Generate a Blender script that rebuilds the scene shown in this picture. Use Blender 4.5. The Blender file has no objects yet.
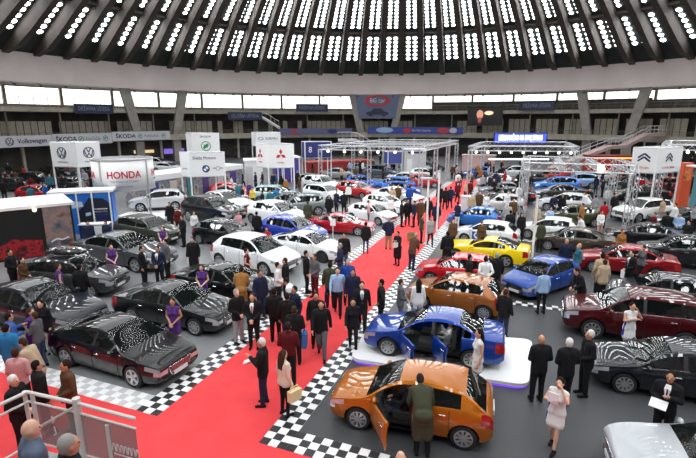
import bpy, bmesh, math, random
from mathutils import Vector, Matrix
random.seed(7)
PI = math.pi
S = bpy.context.scene
COL = S.collection
# ------------------------------------------------------------------ camera constants (696 x 458 picture)
F, CX, CY = 464.0, 348.0, 229.0
PITCH = math.radians(13.2); EYE = 6.7
cp, sp = math.cos(PITCH), math.sin(PITCH)
def ray(x, y):
    dx, dy, dz = x-CX, F, -(y-CY)
    return Vector((dx, dy*cp+dz*sp, -dy*sp+dz*cp))
def G(x, y, z=0.0):                                   # point of height z seen at pixel x, y
    d = ray(x, y); t = (z-EYE)/d.z
    return Vector((d.x*t, d.y*t, z))
def AT(x, y, Y):                                      # point at distance Y ahead
    d = ray(x, y); t = Y/d.y
    return Vector((d.x*t, Y, EYE+d.z*t))
A_ = Vector((math.sin(math.radians(21)), math.cos(math.radians(21)), 0))    # along the carpet
B_ = Vector((A_.y, -A_.x, 0))                                               # across it
CEN = Vector((40*math.sin(math.radians(6)), 40*math.cos(math.radians(6)), 0))   # hall centre

# ------------------------------------------------------------------ materials
MATS = {}
def pbsdf(name, col, rough=.6, metal=0., coat=0., emis=None, es=0., alpha=1., spec=.5):
    if name in MATS: return MATS[name]
    m = bpy.data.materials.new(name); m.use_nodes = True
    b = m.node_tree.nodes['Principled BSDF']
    b.inputs['Base Color'].default_value = (*col, 1)
    b.inputs['Roughness'].default_value = rough
    b.inputs['Metallic'].default_value = metal
    b.inputs['Coat Weight'].default_value = coat
    b.inputs['Coat Roughness'].default_value = .01
    b.inputs['Coat IOR'].default_value = 1.5
    b.inputs['Specular IOR Level'].default_value = spec
    b.inputs['Alpha'].default_value = alpha
    if emis:
        b.inputs['Emission Color'].default_value = (*emis, 1); b.inputs['Emission Strength'].default_value = es
    m.diffuse_color = (*col, 1)
    MATS[name] = m
    return m
def lin(r, g, b):
    f = lambda c: ((c/255+.055)/1.055)**2.4 if c > 10 else c/255/12.92
    return (f(r), f(g), f(b))
def cloth(r, g, b): return pbsdf('cloth_%d_%d_%d' % (r, g, b), lin(r, g, b), .85, spec=.2)
def plastic(r, g, b, rough=.45): return pbsdf('plastic_%d_%d_%d_%d' % (r, g, b, int(rough*100)), lin(r, g, b), rough)
RGH = .45
def paint(r, g, b, metal=.35): return pbsdf('paint_%d_%d_%d' % (r, g, b), lin(r, g, b), RGH, metal, 1., spec=.2)
def glow(name, col, s): return pbsdf(name, (0, 0, 0), .9, emis=col, es=s)
GLASS = pbsdf('car_glass', (.006, .009, .009), .02, alpha=.72, spec=.8)
GLASSD = pbsdf('car_glass_dark', (.006, .008, .008), .02, spec=.8)
BLACK = pbsdf('black_trim', (.008, .008, .008), .5)
TYRE = pbsdf('tyre_rubber', (.012, .012, .012), .75)
ALLOY = pbsdf('alloy', (.55, .56, .58), .3, .8)
CHROME = pbsdf('chrome', (.75, .75, .76), .15, 1.)
LAMP = pbsdf('headlamp', (.55, .58, .62), .08, .5, 1.)
TAIL = pbsdf('tail_lamp', (.35, .008, .01), .15, 0, 1.)
PLATE = pbsdf('plate_white', (.75, .75, .76), .4)
SEAT = pbsdf('seat_fabric', (.03, .03, .032), .8)
STEEL = pbsdf('truss_aluminium', (.62, .63, .64), .35, .7)
WHITE = pbsdf('white_panel', (.78, .78, .78), .5)
LIGHTGREY = pbsdf('light_grey_panel', (.55, .55, .56), .5)
SKIN = pbsdf('skin', lin(205, 155, 130), .55)
EYEM = pbsdf('eye_dark', (.02, .015, .012), .3)
LIPM = pbsdf('lips', lin(150, 75, 70), .5)
def noisy(name, c1, c2, scale, rough=.6, bump=0., detail=4., rough2=None):
    if name in MATS: return MATS[name]
    m = bpy.data.materials.new(name); m.use_nodes = True; nt = m.node_tree; b = nt.nodes['Principled BSDF']
    tc = nt.nodes.new('ShaderNodeTexCoord'); n = nt.nodes.new('ShaderNodeTexNoise'); r = nt.nodes.new('ShaderNodeValToRGB')
    n.inputs['Scale'].default_value = scale; n.inputs['Detail'].default_value = detail
    r.color_ramp.elements[0].position = .35; r.color_ramp.elements[1].position = .65
    r.color_ramp.elements[0].color = (*c1, 1); r.color_ramp.elements[1].color = (*c2, 1)
    nt.links.new(tc.outputs['Object'], n.inputs['Vector']); nt.links.new(n.outputs['Fac'], r.inputs['Fac'])
    nt.links.new(r.outputs['Color'], b.inputs['Base Color']); b.inputs['Roughness'].default_value = rough
    if bump:
        bp = nt.nodes.new('ShaderNodeBump'); bp.inputs['Strength'].default_value = bump
        nt.links.new(n.outputs['Fac'], bp.inputs['Height']); nt.links.new(bp.outputs['Normal'], b.inputs['Normal'])
    MATS[name] = m
    return m

# ------------------------------------------------------------------ mesh building
class MB:
    def __init__(s): s.v = []; s.f = []; s.m = []
    def add(s, vs, fs, mi=0):
        o = len(s.v); s.v += [tuple(v) for v in vs]; s.f += [tuple(i+o for i in f) for f in fs]; s.m += [mi]*len(fs); return s
    def box(s, c, d, rz=0., mi=0):
        x, y, z = d[0]/2, d[1]/2, d[2]/2; R = Matrix.Rotation(rz, 3, 'Z'); c = Vector(c)
        vs = [c+R@Vector((a*x, b*y, e*z)) for e in (-1, 1) for b in (-1, 1) for a in (-1, 1)]
        return s.add(vs, [(0, 2, 3, 1), (4, 5, 7, 6), (0, 1, 5, 4), (2, 6, 7, 3), (0, 4, 6, 2), (1, 3, 7, 5)], mi)
    def prism(s, poly, z0, z1, mi=0):
        n = len(poly)
        a = sum(poly[i][0]*poly[(i+1) % n][1]-poly[(i+1) % n][0]*poly[i][1] for i in range(n))
        if a < 0: poly = poly[::-1]
        vs = [(p[0], p[1], z0) for p in poly]+[(p[0], p[1], z1) for p in poly]
        fs = [tuple(range(n))[::-1], tuple(range(n, 2*n))]+[(i, (i+1) % n, n+(i+1) % n, n+i) for i in range(n)]
        return s.add(vs, fs, mi)
    def wall(s, p, q, z0, z1, t=.06, mi=0):            # upright slab from p to q
        p = Vector(p).to_2d(); q = Vector(q).to_2d(); d = (q-p).normalized(); n = Vector((-d.y, d.x))*t/2
        return s.prism([p+n, p-n, q-n, q+n], z0, z1, mi)
    def tube(s, p, q, r, n=8, r2=None, mi=0):
        p = Vector(p); q = Vector(q); r2 = r if r2 is None else r2
        d = (q-p).normalized(); u = d.orthogonal().normalized(); w = d.cross(u)
        vs = []
        for c, rr in ((p, r), (q, r2)):
            for i in range(n):
                a = 2*PI*i/n; vs.append(c+(u*math.cos(a)+w*math.sin(a))*rr)
        fs = [(i, (i+1) % n, n+(i+1) % n, n+i) for i in range(n)]+[tuple(range(n))[::-1], tuple(range(n, 2*n))]
        return s.add(vs, fs, mi)
    def capsule(s, p, q, r, r2=None, n=10, k=3, mi=0):
        p = Vector(p); q = Vector(q); r2 = r if r2 is None else r2
        d = q-p; d = d.normalized() if d.length > 1e-6 else Vector((0, 0, 1)); u = d.orthogonal().normalized(); w = d.cross(u)
        rings = []
        for i in range(1, k+1):
            a = PI/2*i/k; rings.append((p-d*r*math.cos(a), r*math.sin(a)))
        for i in range(k, 0, -1):
            a = PI/2*i/k; rings.append((q+d*r2*math.cos(a), r2*math.sin(a)))
        vs = [p-d*r]
        for c, rr in rings: vs += [c+(u*math.cos(2*PI*i/n)+w*math.sin(2*PI*i/n))*rr for i in range(n)]
        vs.append(q+d*r2); L = len(vs)-1; fs = []
        for i in range(n): fs.append((0, 1+(i+1) % n, 1+i))
        for k_ in range(len(rings)-1):
            o = 1+k_*n
            for i in range(n): fs.append((o+i, o+(i+1) % n, o+n+(i+1) % n, o+n+i))
        o = 1+(len(rings)-1)*n
        for i in range(n): fs.append((o+i, o+(i+1) % n, L))
        return s.add(vs, fs, mi)
    def ball(s, c, r, n=12, k=8, mi=0, R=None):
        c = Vector(c); r = (r, r, r) if isinstance(r, (int, float)) else r
        f = (lambda v: c+(R@v if R else v))
        vs = [f(Vector((0, 0, -r[2])))]
        for j in range(1, k):
            a = -PI/2+PI*j/k
            vs += [f(Vector((r[0]*math.cos(a)*math.cos(2*PI*i/n), r[1]*math.cos(a)*math.sin(2*PI*i/n), r[2]*math.sin(a)))) for i in range(n)]
        vs.append(f(Vector((0, 0, r[2])))); L = len(vs)-1; fs = []
        for i in range(n): fs.append((0, 1+(i+1) % n, 1+i))
        for j in range(k-2):
            o = 1+j*n
            for i in range(n): fs.append((o+i, o+(i+1) % n, o+n+(i+1) % n, o+n+i))
        o = 1+(k-2)*n
        for i in range(n): fs.append((o+i, o+(i+1) % n, L))
        return s.add(vs, fs, mi)
    def arc(s, c, r0, r1, z0, z1, a0, a1, n, mi=0):    # curved block; angles clockwise from +Y
        vs = []
        for i in range(n+1):
            a = a0+(a1-a0)*i/n; d = Vector((math.sin(a), math.cos(a)))
            for r, z in ((r0, z0), (r1, z0), (r1, z1), (r0, z1)): vs.append((c[0]+d.x*r, c[1]+d.y*r, z))
        fs = []
        for i in range(n):
            o = i*4
            for j in range(4): fs.append((o+j, o+4+j, o+4+(j+1) % 4, o+(j+1) % 4))
        fs += [(0, 1, 2, 3), (n*4+3, n*4+2, n*4+1, n*4)]
        return s.add(vs, fs, mi)
    def mesh(s, name, smooth=False):
        me = bpy.data.meshes.new(name); me.from_pydata(s.v, [], s.f)
        if any(s.m): me.polygons.foreach_set('material_index', s.m)
        bm = bmesh.new(); bm.from_mesh(me); bmesh.ops.recalc_face_normals(bm, faces=bm.faces[:]); bm.to_mesh(me); bm.free()
        if smooth: me.polygons.foreach_set('use_smooth', [True]*len(me.polygons))
        me.update(); return me
    def build(s, name, mats, parent=None, smooth=False):
        me = s.mesh(name, smooth)
        for m in (mats if isinstance(mats, (list, tuple)) else [mats]): me.materials.append(m)
        o = bpy.data.objects.new(name, me); COL.objects.link(o)
        if parent: o.parent = parent
        return o
def link(name, me, parent=None, mats=None):            # shared mesh data, own materials
    o = bpy.data.objects.new(name, me); COL.objects.link(o); o.parent = parent
    if mats:
        while len(me.materials) < len(mats): me.materials.append(None)
        for i, m in enumerate(mats):
            o.material_slots[i].link = 'OBJECT'; o.material_slots[i].material = m
    return o
def empty(name, loc=(0, 0, 0), rz=0., sc=1.):
    o = bpy.data.objects.new(name, None); COL.objects.link(o); o.location = loc; o.rotation_euler = (0, 0, rz); o.scale = (sc,)*3
    o.empty_display_size = .2; return o
def tag(o, label, cat, group=None, kind=None):
    o['label'] = label; o['category'] = cat
    if group: o['group'] = group
    if kind: o['kind'] = kind
    return o
def struct(o): o['kind'] = 'structure'; return o
WORK = bpy.data.scenes.new('workbench')                 # small scene for making meshes, removed at the end
def evaluated(o):
    vl = WORK.view_layers[0]
    if o.name not in WORK.collection.objects: WORK.collection.objects.link(o)
    vl.update(); return bpy.data.meshes.new_from_object(o.evaluated_get(vl.depsgraph))
def to_work(o):
    COL.objects.unlink(o); WORK.collection.objects.link(o); return o
def kill(o):
    me = o.data; bpy.data.objects.remove(o); bpy.data.meshes.remove(me)
def text_mb(txt, size, width=None, bold=0.0, depth=.01):   # flat lettering in the xz plane, centred, extruded towards -y
    cu = bpy.data.curves.new('t', 'FONT'); cu.body = txt; cu.size = size; cu.align_x = 'CENTER'; cu.align_y = 'CENTER'; cu.offset = bold; cu.extrude = depth/2
    cu.resolution_u = 3
    o = bpy.data.objects.new('t', cu); me = evaluated(o)
    mb = MB(); vs = [Vector(v.co) for v in me.vertices]
    if vs:
        w = max(v.x for v in vs)-min(v.x for v in vs); k = (width/w) if width and w > 0 else 1
        mb.add([(v.x*k, -v.z, v.y) for v in vs], [tuple(p.vertices) for p in me.polygons])
    bpy.data.objects.remove(o); bpy.data.curves.remove(cu); bpy.data.meshes.remove(me)
    return mb
def placed(mb, c, xdir):                                # put an xz-plane mesh on an upright face: +x along xdir, front to -normal
    x = Vector(xdir).normalized(); z = Vector((0, 0, 1)); y = z.cross(x); c = Vector(c)
    mb.v = [tuple(c+x*v[0]+y*v[1]+z*v[2]) for v in mb.v]; return mb
def stroke(mb, pts, w, d=.012, mi=0):                   # thick polyline in the xz plane
    for (a, b) in zip(pts[:-1], pts[1:]):
        a = Vector((a[0], 0, a[1])); b = Vector((b[0], 0, b[1])); t = (b-a).normalized(); n = Vector((-t.z, 0, t.x))*w/2; y = Vector((0, d/2, 0))
        vs = [a+n-y, a-n-y, b-n-y, b+n-y, a+n+y, a-n+y, b-n+y, b+n+y]
        mb.add(vs, [(0, 1, 2, 3), (4, 7, 6, 5), (0, 4, 5, 1), (1, 5, 6, 2), (2, 6, 7, 3), (3, 7, 4, 0)], mi)
    return mb
def ring_xz(mb, r0, r1, d=.012, n=28, mi=0, sx=1.):
    vs = []
    for i in range(n):
        a = 2*PI*i/n
        for r, y in ((r0, -d/2), (r1, -d/2), (r1, d/2), (r0, d/2)): vs.append((math.cos(a)*r*sx, y, math.sin(a)*r))
    fs = []
    for i in range(n):
        o, q = i*4, ((i+1) % n)*4
        for j in range(4): fs.append((o+j, o+(j+1) % 4, q+(j+1) % 4, q+j))
    return mb.add(vs, fs, mi)
def disc_xz(mb, r, d=.01, n=28, mi=0, c=(0, 0), a0=0, a1=2*PI, sx=1.):
    vs = [(c[0], -d, c[1])]+[(c[0]+math.cos(a0+(a1-a0)*i/n)*r*sx, -d, c[1]+math.sin(a0+(a1-a0)*i/n)*r) for i in range(n+1)]
    return mb.add(vs, [(0, i+1, i+2) for i in range(n)], mi)

# ------------------------------------------------------------------ car templates
def hermite(kn):
    xs = [k[0] for k in kn]; ys = [k[1] for k in kn]; n = len(xs)
    d = [(ys[i+1]-ys[i])/(xs[i+1]-xs[i]) for i in range(n-1)]
    m = [d[0]]+[0 if d[i-1]*d[i] <= 0 else 2*d[i-1]*d[i]/(d[i-1]+d[i]) for i in range(1, n-1)]+[d[-1]]
    def f(x):
        if x <= xs[0]: return ys[0]
        if x >= xs[-1]: return ys[-1]
        i = max(j for j in range(n-1) if xs[j] <= x); h = xs[i+1]-xs[i]; t = (x-xs[i])/h
        return (2*t**3-3*t*t+1)*ys[i]+(t**3-2*t*t+t)*h*m[i]+(-2*t**3+3*t*t)*ys[i+1]+(t**3-t*t)*h*m[i+1]
    return f
# t runs from the nose backwards
CARS = {
 'hatch': dict(L=4.04, W=1.75, H=1.47, wb=2.58, fo=.80, rw=.315, zl=.19, cowl=.98, head=1.78, rroof=3.38, rwin=3.86,
   top=[(0, .66), (.06, .72), (.3, .80), (.98, .97), (1.4, 1.24), (1.78, 1.42), (2.3, 1.475), (2.9, 1.46), (3.38, 1.385), (3.65, 1.2), (3.86, 1.02), (3.98, .95), (4.04, .80)],
   belt=[(0, .60), (.06, .66), (.3, .745), (.98, .90), (2., .945), (3.3, 1.0), (3.86, .99), (3.98, .9), (4.04, .74)], b=2.12, win=(1.22, 3.28), doors=(1.12, 2.14, 3.02), nd=4, tail=(.35, 5)),
 'suv': dict(L=4.6, W=1.86, H=1.68, wb=2.7, fo=.9, rw=.36, zl=.25, cowl=1.12, head=1.95, rroof=3.95, rwin=4.4,
   top=[(0, .82), (.06, .90), (.3, .98), (1.12, 1.13), (1.55, 1.42), (1.95, 1.61), (2.5, 1.68), (3.3, 1.66), (3.95, 1.58), (4.2, 1.37), (4.4, 1.15), (4.53, 1.06), (4.6, .86)],
   belt=[(0, .76), (.06, .84), (.3, .92), (1.12, 1.04), (2.2, 1.08), (3.8, 1.13), (4.4, 1.11), (4.53, 1.0), (4.6, .8)], b=2.38, win=(1.38, 4.0), doors=(1.26, 2.4, 3.36), nd=4, tail=(.35, 5)),
 'sedan': dict(L=4.85, W=1.87, H=1.45, wb=2.84, fo=.90, rw=.335, zl=.19, cowl=1.35, head=2.2, rroof=3.35, rwin=4.1,
   top=[(0, .66), (.06, .73), (.35, .81), (1.35, .98), (1.8, 1.23), (2.2, 1.40), (2.75, 1.455), (3.35, 1.39), (3.75, 1.2), (4.1, 1.05), (4.5, 1.02), (4.78, .98), (4.85, .82)],
   belt=[(0, .60), (.06, .67), (.35, .755), (1.35, .90), (2.6, .95), (4.1, .98), (4.5, .96), (4.78, .92), (4.85, .76)], b=2.5, win=(1.6, 3.72), doors=(1.46, 2.52, 3.45), nd=4, tail=(.4, 5)),
 'compact': dict(L=4.5, W=1.8, H=1.44, wb=2.66, fo=.86, rw=.325, zl=.19, cowl=1.15, head=2.0, rroof=3.1, rwin=3.85,
   top=[(0, .64), (.06, .71), (.35, .80), (1.15, .96), (1.6, 1.22), (2.0, 1.39), (2.5, 1.44), (3.1, 1.385), (3.5, 1.21), (3.85, 1.06), (4.15, 1.03), (4.43, .98), (4.5, .82)],
   belt=[(0, .58), (.06, .65), (.35, .745), (1.15, .88), (2.4, .94), (3.8, .985), (4.15, .97), (4.43, .91), (4.5, .76)], b=2.3, win=(1.38, 3.5), doors=(1.26, 2.32, 3.2), nd=4, tail=(.4, 5)),
 'fastback': dict(L=4.72, W=1.86, H=1.39, wb=2.8, fo=.88, rw=.335, zl=.18, cowl=1.3, head=2.15, rroof=3.0, rwin=4.35,
   top=[(0, .64), (.06, .71), (.35, .79), (1.3, .95), (1.75, 1.2), (2.15, 1.35), (2.6, 1.39), (3.0, 1.365), (3.7, 1.22), (4.35, 1.0), (4.55, .97), (4.67, .93), (4.72, .80)],
   belt=[(0, .58), (.06, .65), (.35, .735), (1.3, .87), (2.5, .92), (4.1, .96), (4.45, .93), (4.67, .87), (4.72, .74)], b=2.44, win=(1.55, 3.82), doors=(1.42, 2.46, 3.36), nd=4, tail=(.4, 5)),
 'coupe': dict(L=4.75, W=1.92, H=1.38, wb=2.72, fo=.92, rw=.35, zl=.18, cowl=1.55, head=2.35, rroof=3.05, rwin=4.15,
   top=[(0, .68), (.06, .76), (.35, .83), (1.55, .97), (2., 1.2), (2.35, 1.34), (2.7, 1.38), (3.05, 1.36), (3.6, 1.22), (4.15, 1.04), (4.45, 1.03), (4.7, 1.0), (4.75, .84)],
   belt=[(0, .62), (.06, .70), (.35, .775), (1.55, .89), (2.6, .93), (3.4, .99), (4.15, 1.0), (4.45, .98), (4.7, .94), (4.75, .78)], b=2.98, win=(1.82, 3.55), doors=(1.65, 3.0, 3.0), nd=2, tail=(.25, 5)),
}
T_BODY, T_WS, T_RW, T_ARCH, T_HL, T_TL, T_D0, T_W0 = 0, 1, 2, 3, 4, 5, 6, 10      # doors 6..9, windows 10..13, sill 14
def car_shell(c):
    L, W = c['L'], c['W']; top, belt = hermite(c['top']), hermite(c['belt']); g0 = c['H']-belt(c['head'])
    keys = [0, .03, .08, .16, .28, .42, c['cowl'], c['head'], c['rroof'], c['rwin'], c['win'][0], c['win'][1], c['b']-.05, c['b']+.05, L-.28, L-.16, L-.08, L-.03, L]+list(c['doors'])
    t = .6
    while t < L-.4: keys.append(t); t += .16
    keys = sorted(keys); ts = [keys[0]]
    for k in keys[1:]:
        if k-ts[-1] > .025: ts.append(k)
    def wid(t):
        a = t/.75; b = (L-t)/.7
        w = 1.
        if a < 1: w *= .80+.20*(1-(1-a)**2.6)
        if b < 1: w *= .84+.16*(1-(1-b)**2.6)
        return w*W/2
    def sec(t):
        zt, zb, w = top(t), belt(t), wid(t); g = zt-zb; q = max(0., min(1., (g-.06)/(g0-.06)))
        zl = c['zl']+.10*max(0, 1-t/.10)+.14*max(0, 1-(L-t)/.16)
        yt = (.90-.265*q)*w
        h = zb-zl
        return [(0, zl), (.78*w, zl), (.95*w, zl+.06), (.99*w, zl+.33*h), (w, zl+.58*h), (.985*w, zl+.80*h), (.945*w, zb),
                (.925*w-.012*q, zb+.035*q+.006), (yt+.035, zt-.03-.075*q), (yt-.02, zt-.018-.014*q), (.52*yt, zt-.006), (0, zt)]
    secs = [sec(t) for t in ts]; n = len(secs[0]); vs = []; fs = []; tg = []
    xo = L/2
    for t, s in zip(ts, secs):
        vs += [(xo-t, y, z) for (y, z) in s]+[(xo-t, -y, z) for (y, z) in s[1:-1]]
    per = 2*n-2
    def idx(i, j, side):
        if side > 0 or j in (0, n-1): return i*per+j
        return i*per+n+j-1
    d0, d1, d2 = c['doors']; w0, w1 = c['win']
    for i in range(len(ts)-1):
        tm = (ts[i]+ts[i+1])/2
        for sd in (1, -1):
            for k in range(n-1):
                tgv = T_BODY
                if k >= 9 and c['cowl'] < tm < c['head']: tgv = T_WS
                elif k >= 9 and c['rroof'] < tm < c['rwin']: tgv = T_RW
                elif k == 7 and w0 < tm < w1 and not (c['b']-.05 < tm < c['b']+.05): tgv = T_W0+(0 if tm < c['b'] else 2)+(0 if sd > 0 else 1)
                elif k == 7 and c['b']-.05 < tm < c['b']+.05: tgv = T_ARCH
                elif 2 <= k <= 6 and d0 < tm < d1: tgv = T_D0+(0 if sd > 0 else 1)
                elif 2 <= k <= 6 and d1 < tm < d2: tgv = T_D0+2+(0 if sd > 0 else 1)
                elif k in (4, 5) and tm < .42 and (k == 5 or tm < .20): tgv = T_HL
                elif k in (4, 5) and tm > L-c['tail'][0]: tgv = T_TL
                elif k in (0, 1): tgv = T_ARCH
                a, b_, c_, d_ = idx(i, k, sd), idx(i, k+1, sd), idx(i+1, k+1, sd), idx(i+1, k, sd)
                f = []
                for q in (a, b_, c_, d_):
                    if q not in f: f.append(q)
                if len(f) > 2: fs.append(tuple(f)); tg.append(tgv)
    for i, ty in ((0, T_HL), (len(ts)-1, T_TL)):        # nose and tail faces
        col = {}
        def pt(j, s, m):
            if m == 1: return idx(i, j, s)
            key = (j, s)
            if key not in col:
                v = vs[idx(i, j, s)]; vs.append((v[0], v[1]*.62, v[2])); col[key] = len(vs)-1
            return col[key]
        for k in range(1, n-2):
            tv = ty if k in (4, 5) else T_BODY
            for s in (1, -1):
                fs.append((pt(k, s, 1), pt(k+1, s, 1), pt(k+1, s, 0), pt(k, s, 0))); tg.append(tv)
            fs.append((pt(k, 1, 0), pt(k+1, 1, 0), pt(k+1, -1, 0), pt(k, -1, 0))); tg.append(T_BODY)
        j = n-2
        fs.append((pt(j, 1, 1), idx(i, n-1, 1), pt(j, 1, 0))); tg.append(T_BODY)
        fs.append((pt(j, -1, 1), idx(i, n-1, 1), pt(j, -1, 0))); tg.append(T_BODY)
        fs.append((pt(j, 1, 0), idx(i, n-1, 1), pt(j, -1, 0))); tg.append(T_BODY)
        fs.append((idx(i, 0, 1), pt(1, 1, 1), pt(1, 1, 0))); tg.append(T_BODY)
        fs.append((idx(i, 0, 1), pt(1, -1, 1), pt(1, -1, 0))); tg.append(T_BODY)
        fs.append((idx(i, 0, 1), pt(1, 1, 0), pt(1, -1, 0))); tg.append(T_BODY)
    mb = MB(); mb.add(vs, fs); mb.m = tg
    ob = to_work(mb.build('tmp', [BLACK]*15))
    ct = MB(); xf, xr = L/2-c['fo'], L/2-c['fo']-c['wb']
    for x in (xf, xr):
        for s in (1, -1): ct.tube((x, s*(W/2-.30), c['rw']), (x, s*(W/2+.2), c['rw']), c['rw']+.055, 28, mi=T_ARCH)
    cut = to_work(ct.build('cut', [BLACK]*15))
    mod = ob.modifiers.new('b', 'BOOLEAN'); mod.object = cut; mod.operation = 'DIFFERENCE'; mod.solver = 'EXACT'
    me = evaluated(ob); kill(ob); kill(cut)
    return me, xf, xr
def split_tags(me):
    out = {}
    for p in me.polygons: out.setdefault(p.material_index, []).append(p)
    res = {}
    for tgv, ps in out.items():
        m = {}; mb = MB(); fs = []
        for p in ps:
            f = []
            for v in p.vertices:
                if v not in m: m[v] = len(mb.v); mb.v.append(tuple(me.vertices[v].co))
                f.append(m[v])
            fs.append(tuple(f))
        mb.f = fs; mb.m = [0]*len(fs); res[tgv] = mb
    return res
def raw_mesh(mb, name, ang=math.radians(38)):
    me = bpy.data.meshes.new(name); me.from_pydata(mb.v, [], mb.f)
    if any(mb.m): me.polygons.foreach_set('material_index', mb.m)
    me.polygons.foreach_set('use_smooth', [True]*len(me.polygons)); me.update()
    try: me.set_sharp_from_angle(angle=ang)
    except Exception: pass
    return me
def merge(*mbs):
    o = MB()
    for m in mbs:
        if m: o.v, off = o.v+m.v, len(o.v); o.f += [tuple(i+off for i in f) for f in m.f]; o.m += m.m
    return o
def wheel_mesh(rw, w=.2):
    t = MB(); prof = [(rw*.70, -w*.5), (rw*.93, -w*.5), (rw, -w*.33), (rw, w*.33), (rw*.93, w*.5), (rw*.70, w*.5), (rw*.66, w*.3), (rw*.66, -w*.3)]
    n = 24; vs = []
    for i in range(n):
        a = 2*PI*i/n; vs += [(math.cos(a)*r, y, math.sin(a)*r) for r, y in prof]
    k = len(prof); t.add(vs, [(i*k+j, i*k+(j+1) % k, ((i+1) % n)*k+(j+1) % k, ((i+1) % n)*k+j) for i in range(n) for j in range(k)])
    return t
def rim_mesh(rw, w=.2, spokes=5):
    r = MB(); R = rw*.71
    y0 = w*.42
    vs = []; n = 24                                     # outer lip
    for i in range(n):
        a = 2*PI*i/n; vs += [(math.cos(a)*q, y, math.sin(a)*q) for q, y in ((R, y0+.02), (R*.88, y0+.02), (R*.86, y0-.05), (R, y0-.05))]
    r.add(vs, [(i*4+j, i*4+(j+1) % 4, ((i+1) % n)*4+(j+1) % 4, ((i+1) % n)*4+j) for i in range(n) for j in range(4)])
    for i in range(spokes):
        a = 2*PI*i/spokes; u = Vector((math.cos(a), 0, math.sin(a))); p = Vector((-math.sin(a), 0, math.cos(a)))
        h = .045 if spokes == 5 else .026
        for (i0, i1, w0_, w1_) in ((.1, .9, h*.8, h*1.25),):
            A, B = u*R*i0, u*R*i1
            q = [A+p*w0_, A-p*w0_, B-p*w1_, B+p*w1_]
            vs = [v+Vector((0, y0+.012, 0)) for v in q]+[v+Vector((0, y0-.03, 0)) for v in q]
            r.add(vs, [(0, 1, 2, 3), (7, 6, 5, 4), (0, 4, 5, 1), (1, 5, 6, 2), (2, 6, 7, 3), (3, 7, 4, 0)])
    r.tube((0, y0-.04, 0), (0, y0+.02, 0), R*.22, 12)
    d = MB(); d.tube((0, -w*.3, 0), (0, y0-.06, 0), R*.9, 20, mi=1)   # dark brake side
    return merge(r, d)
TPL = {}
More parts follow.
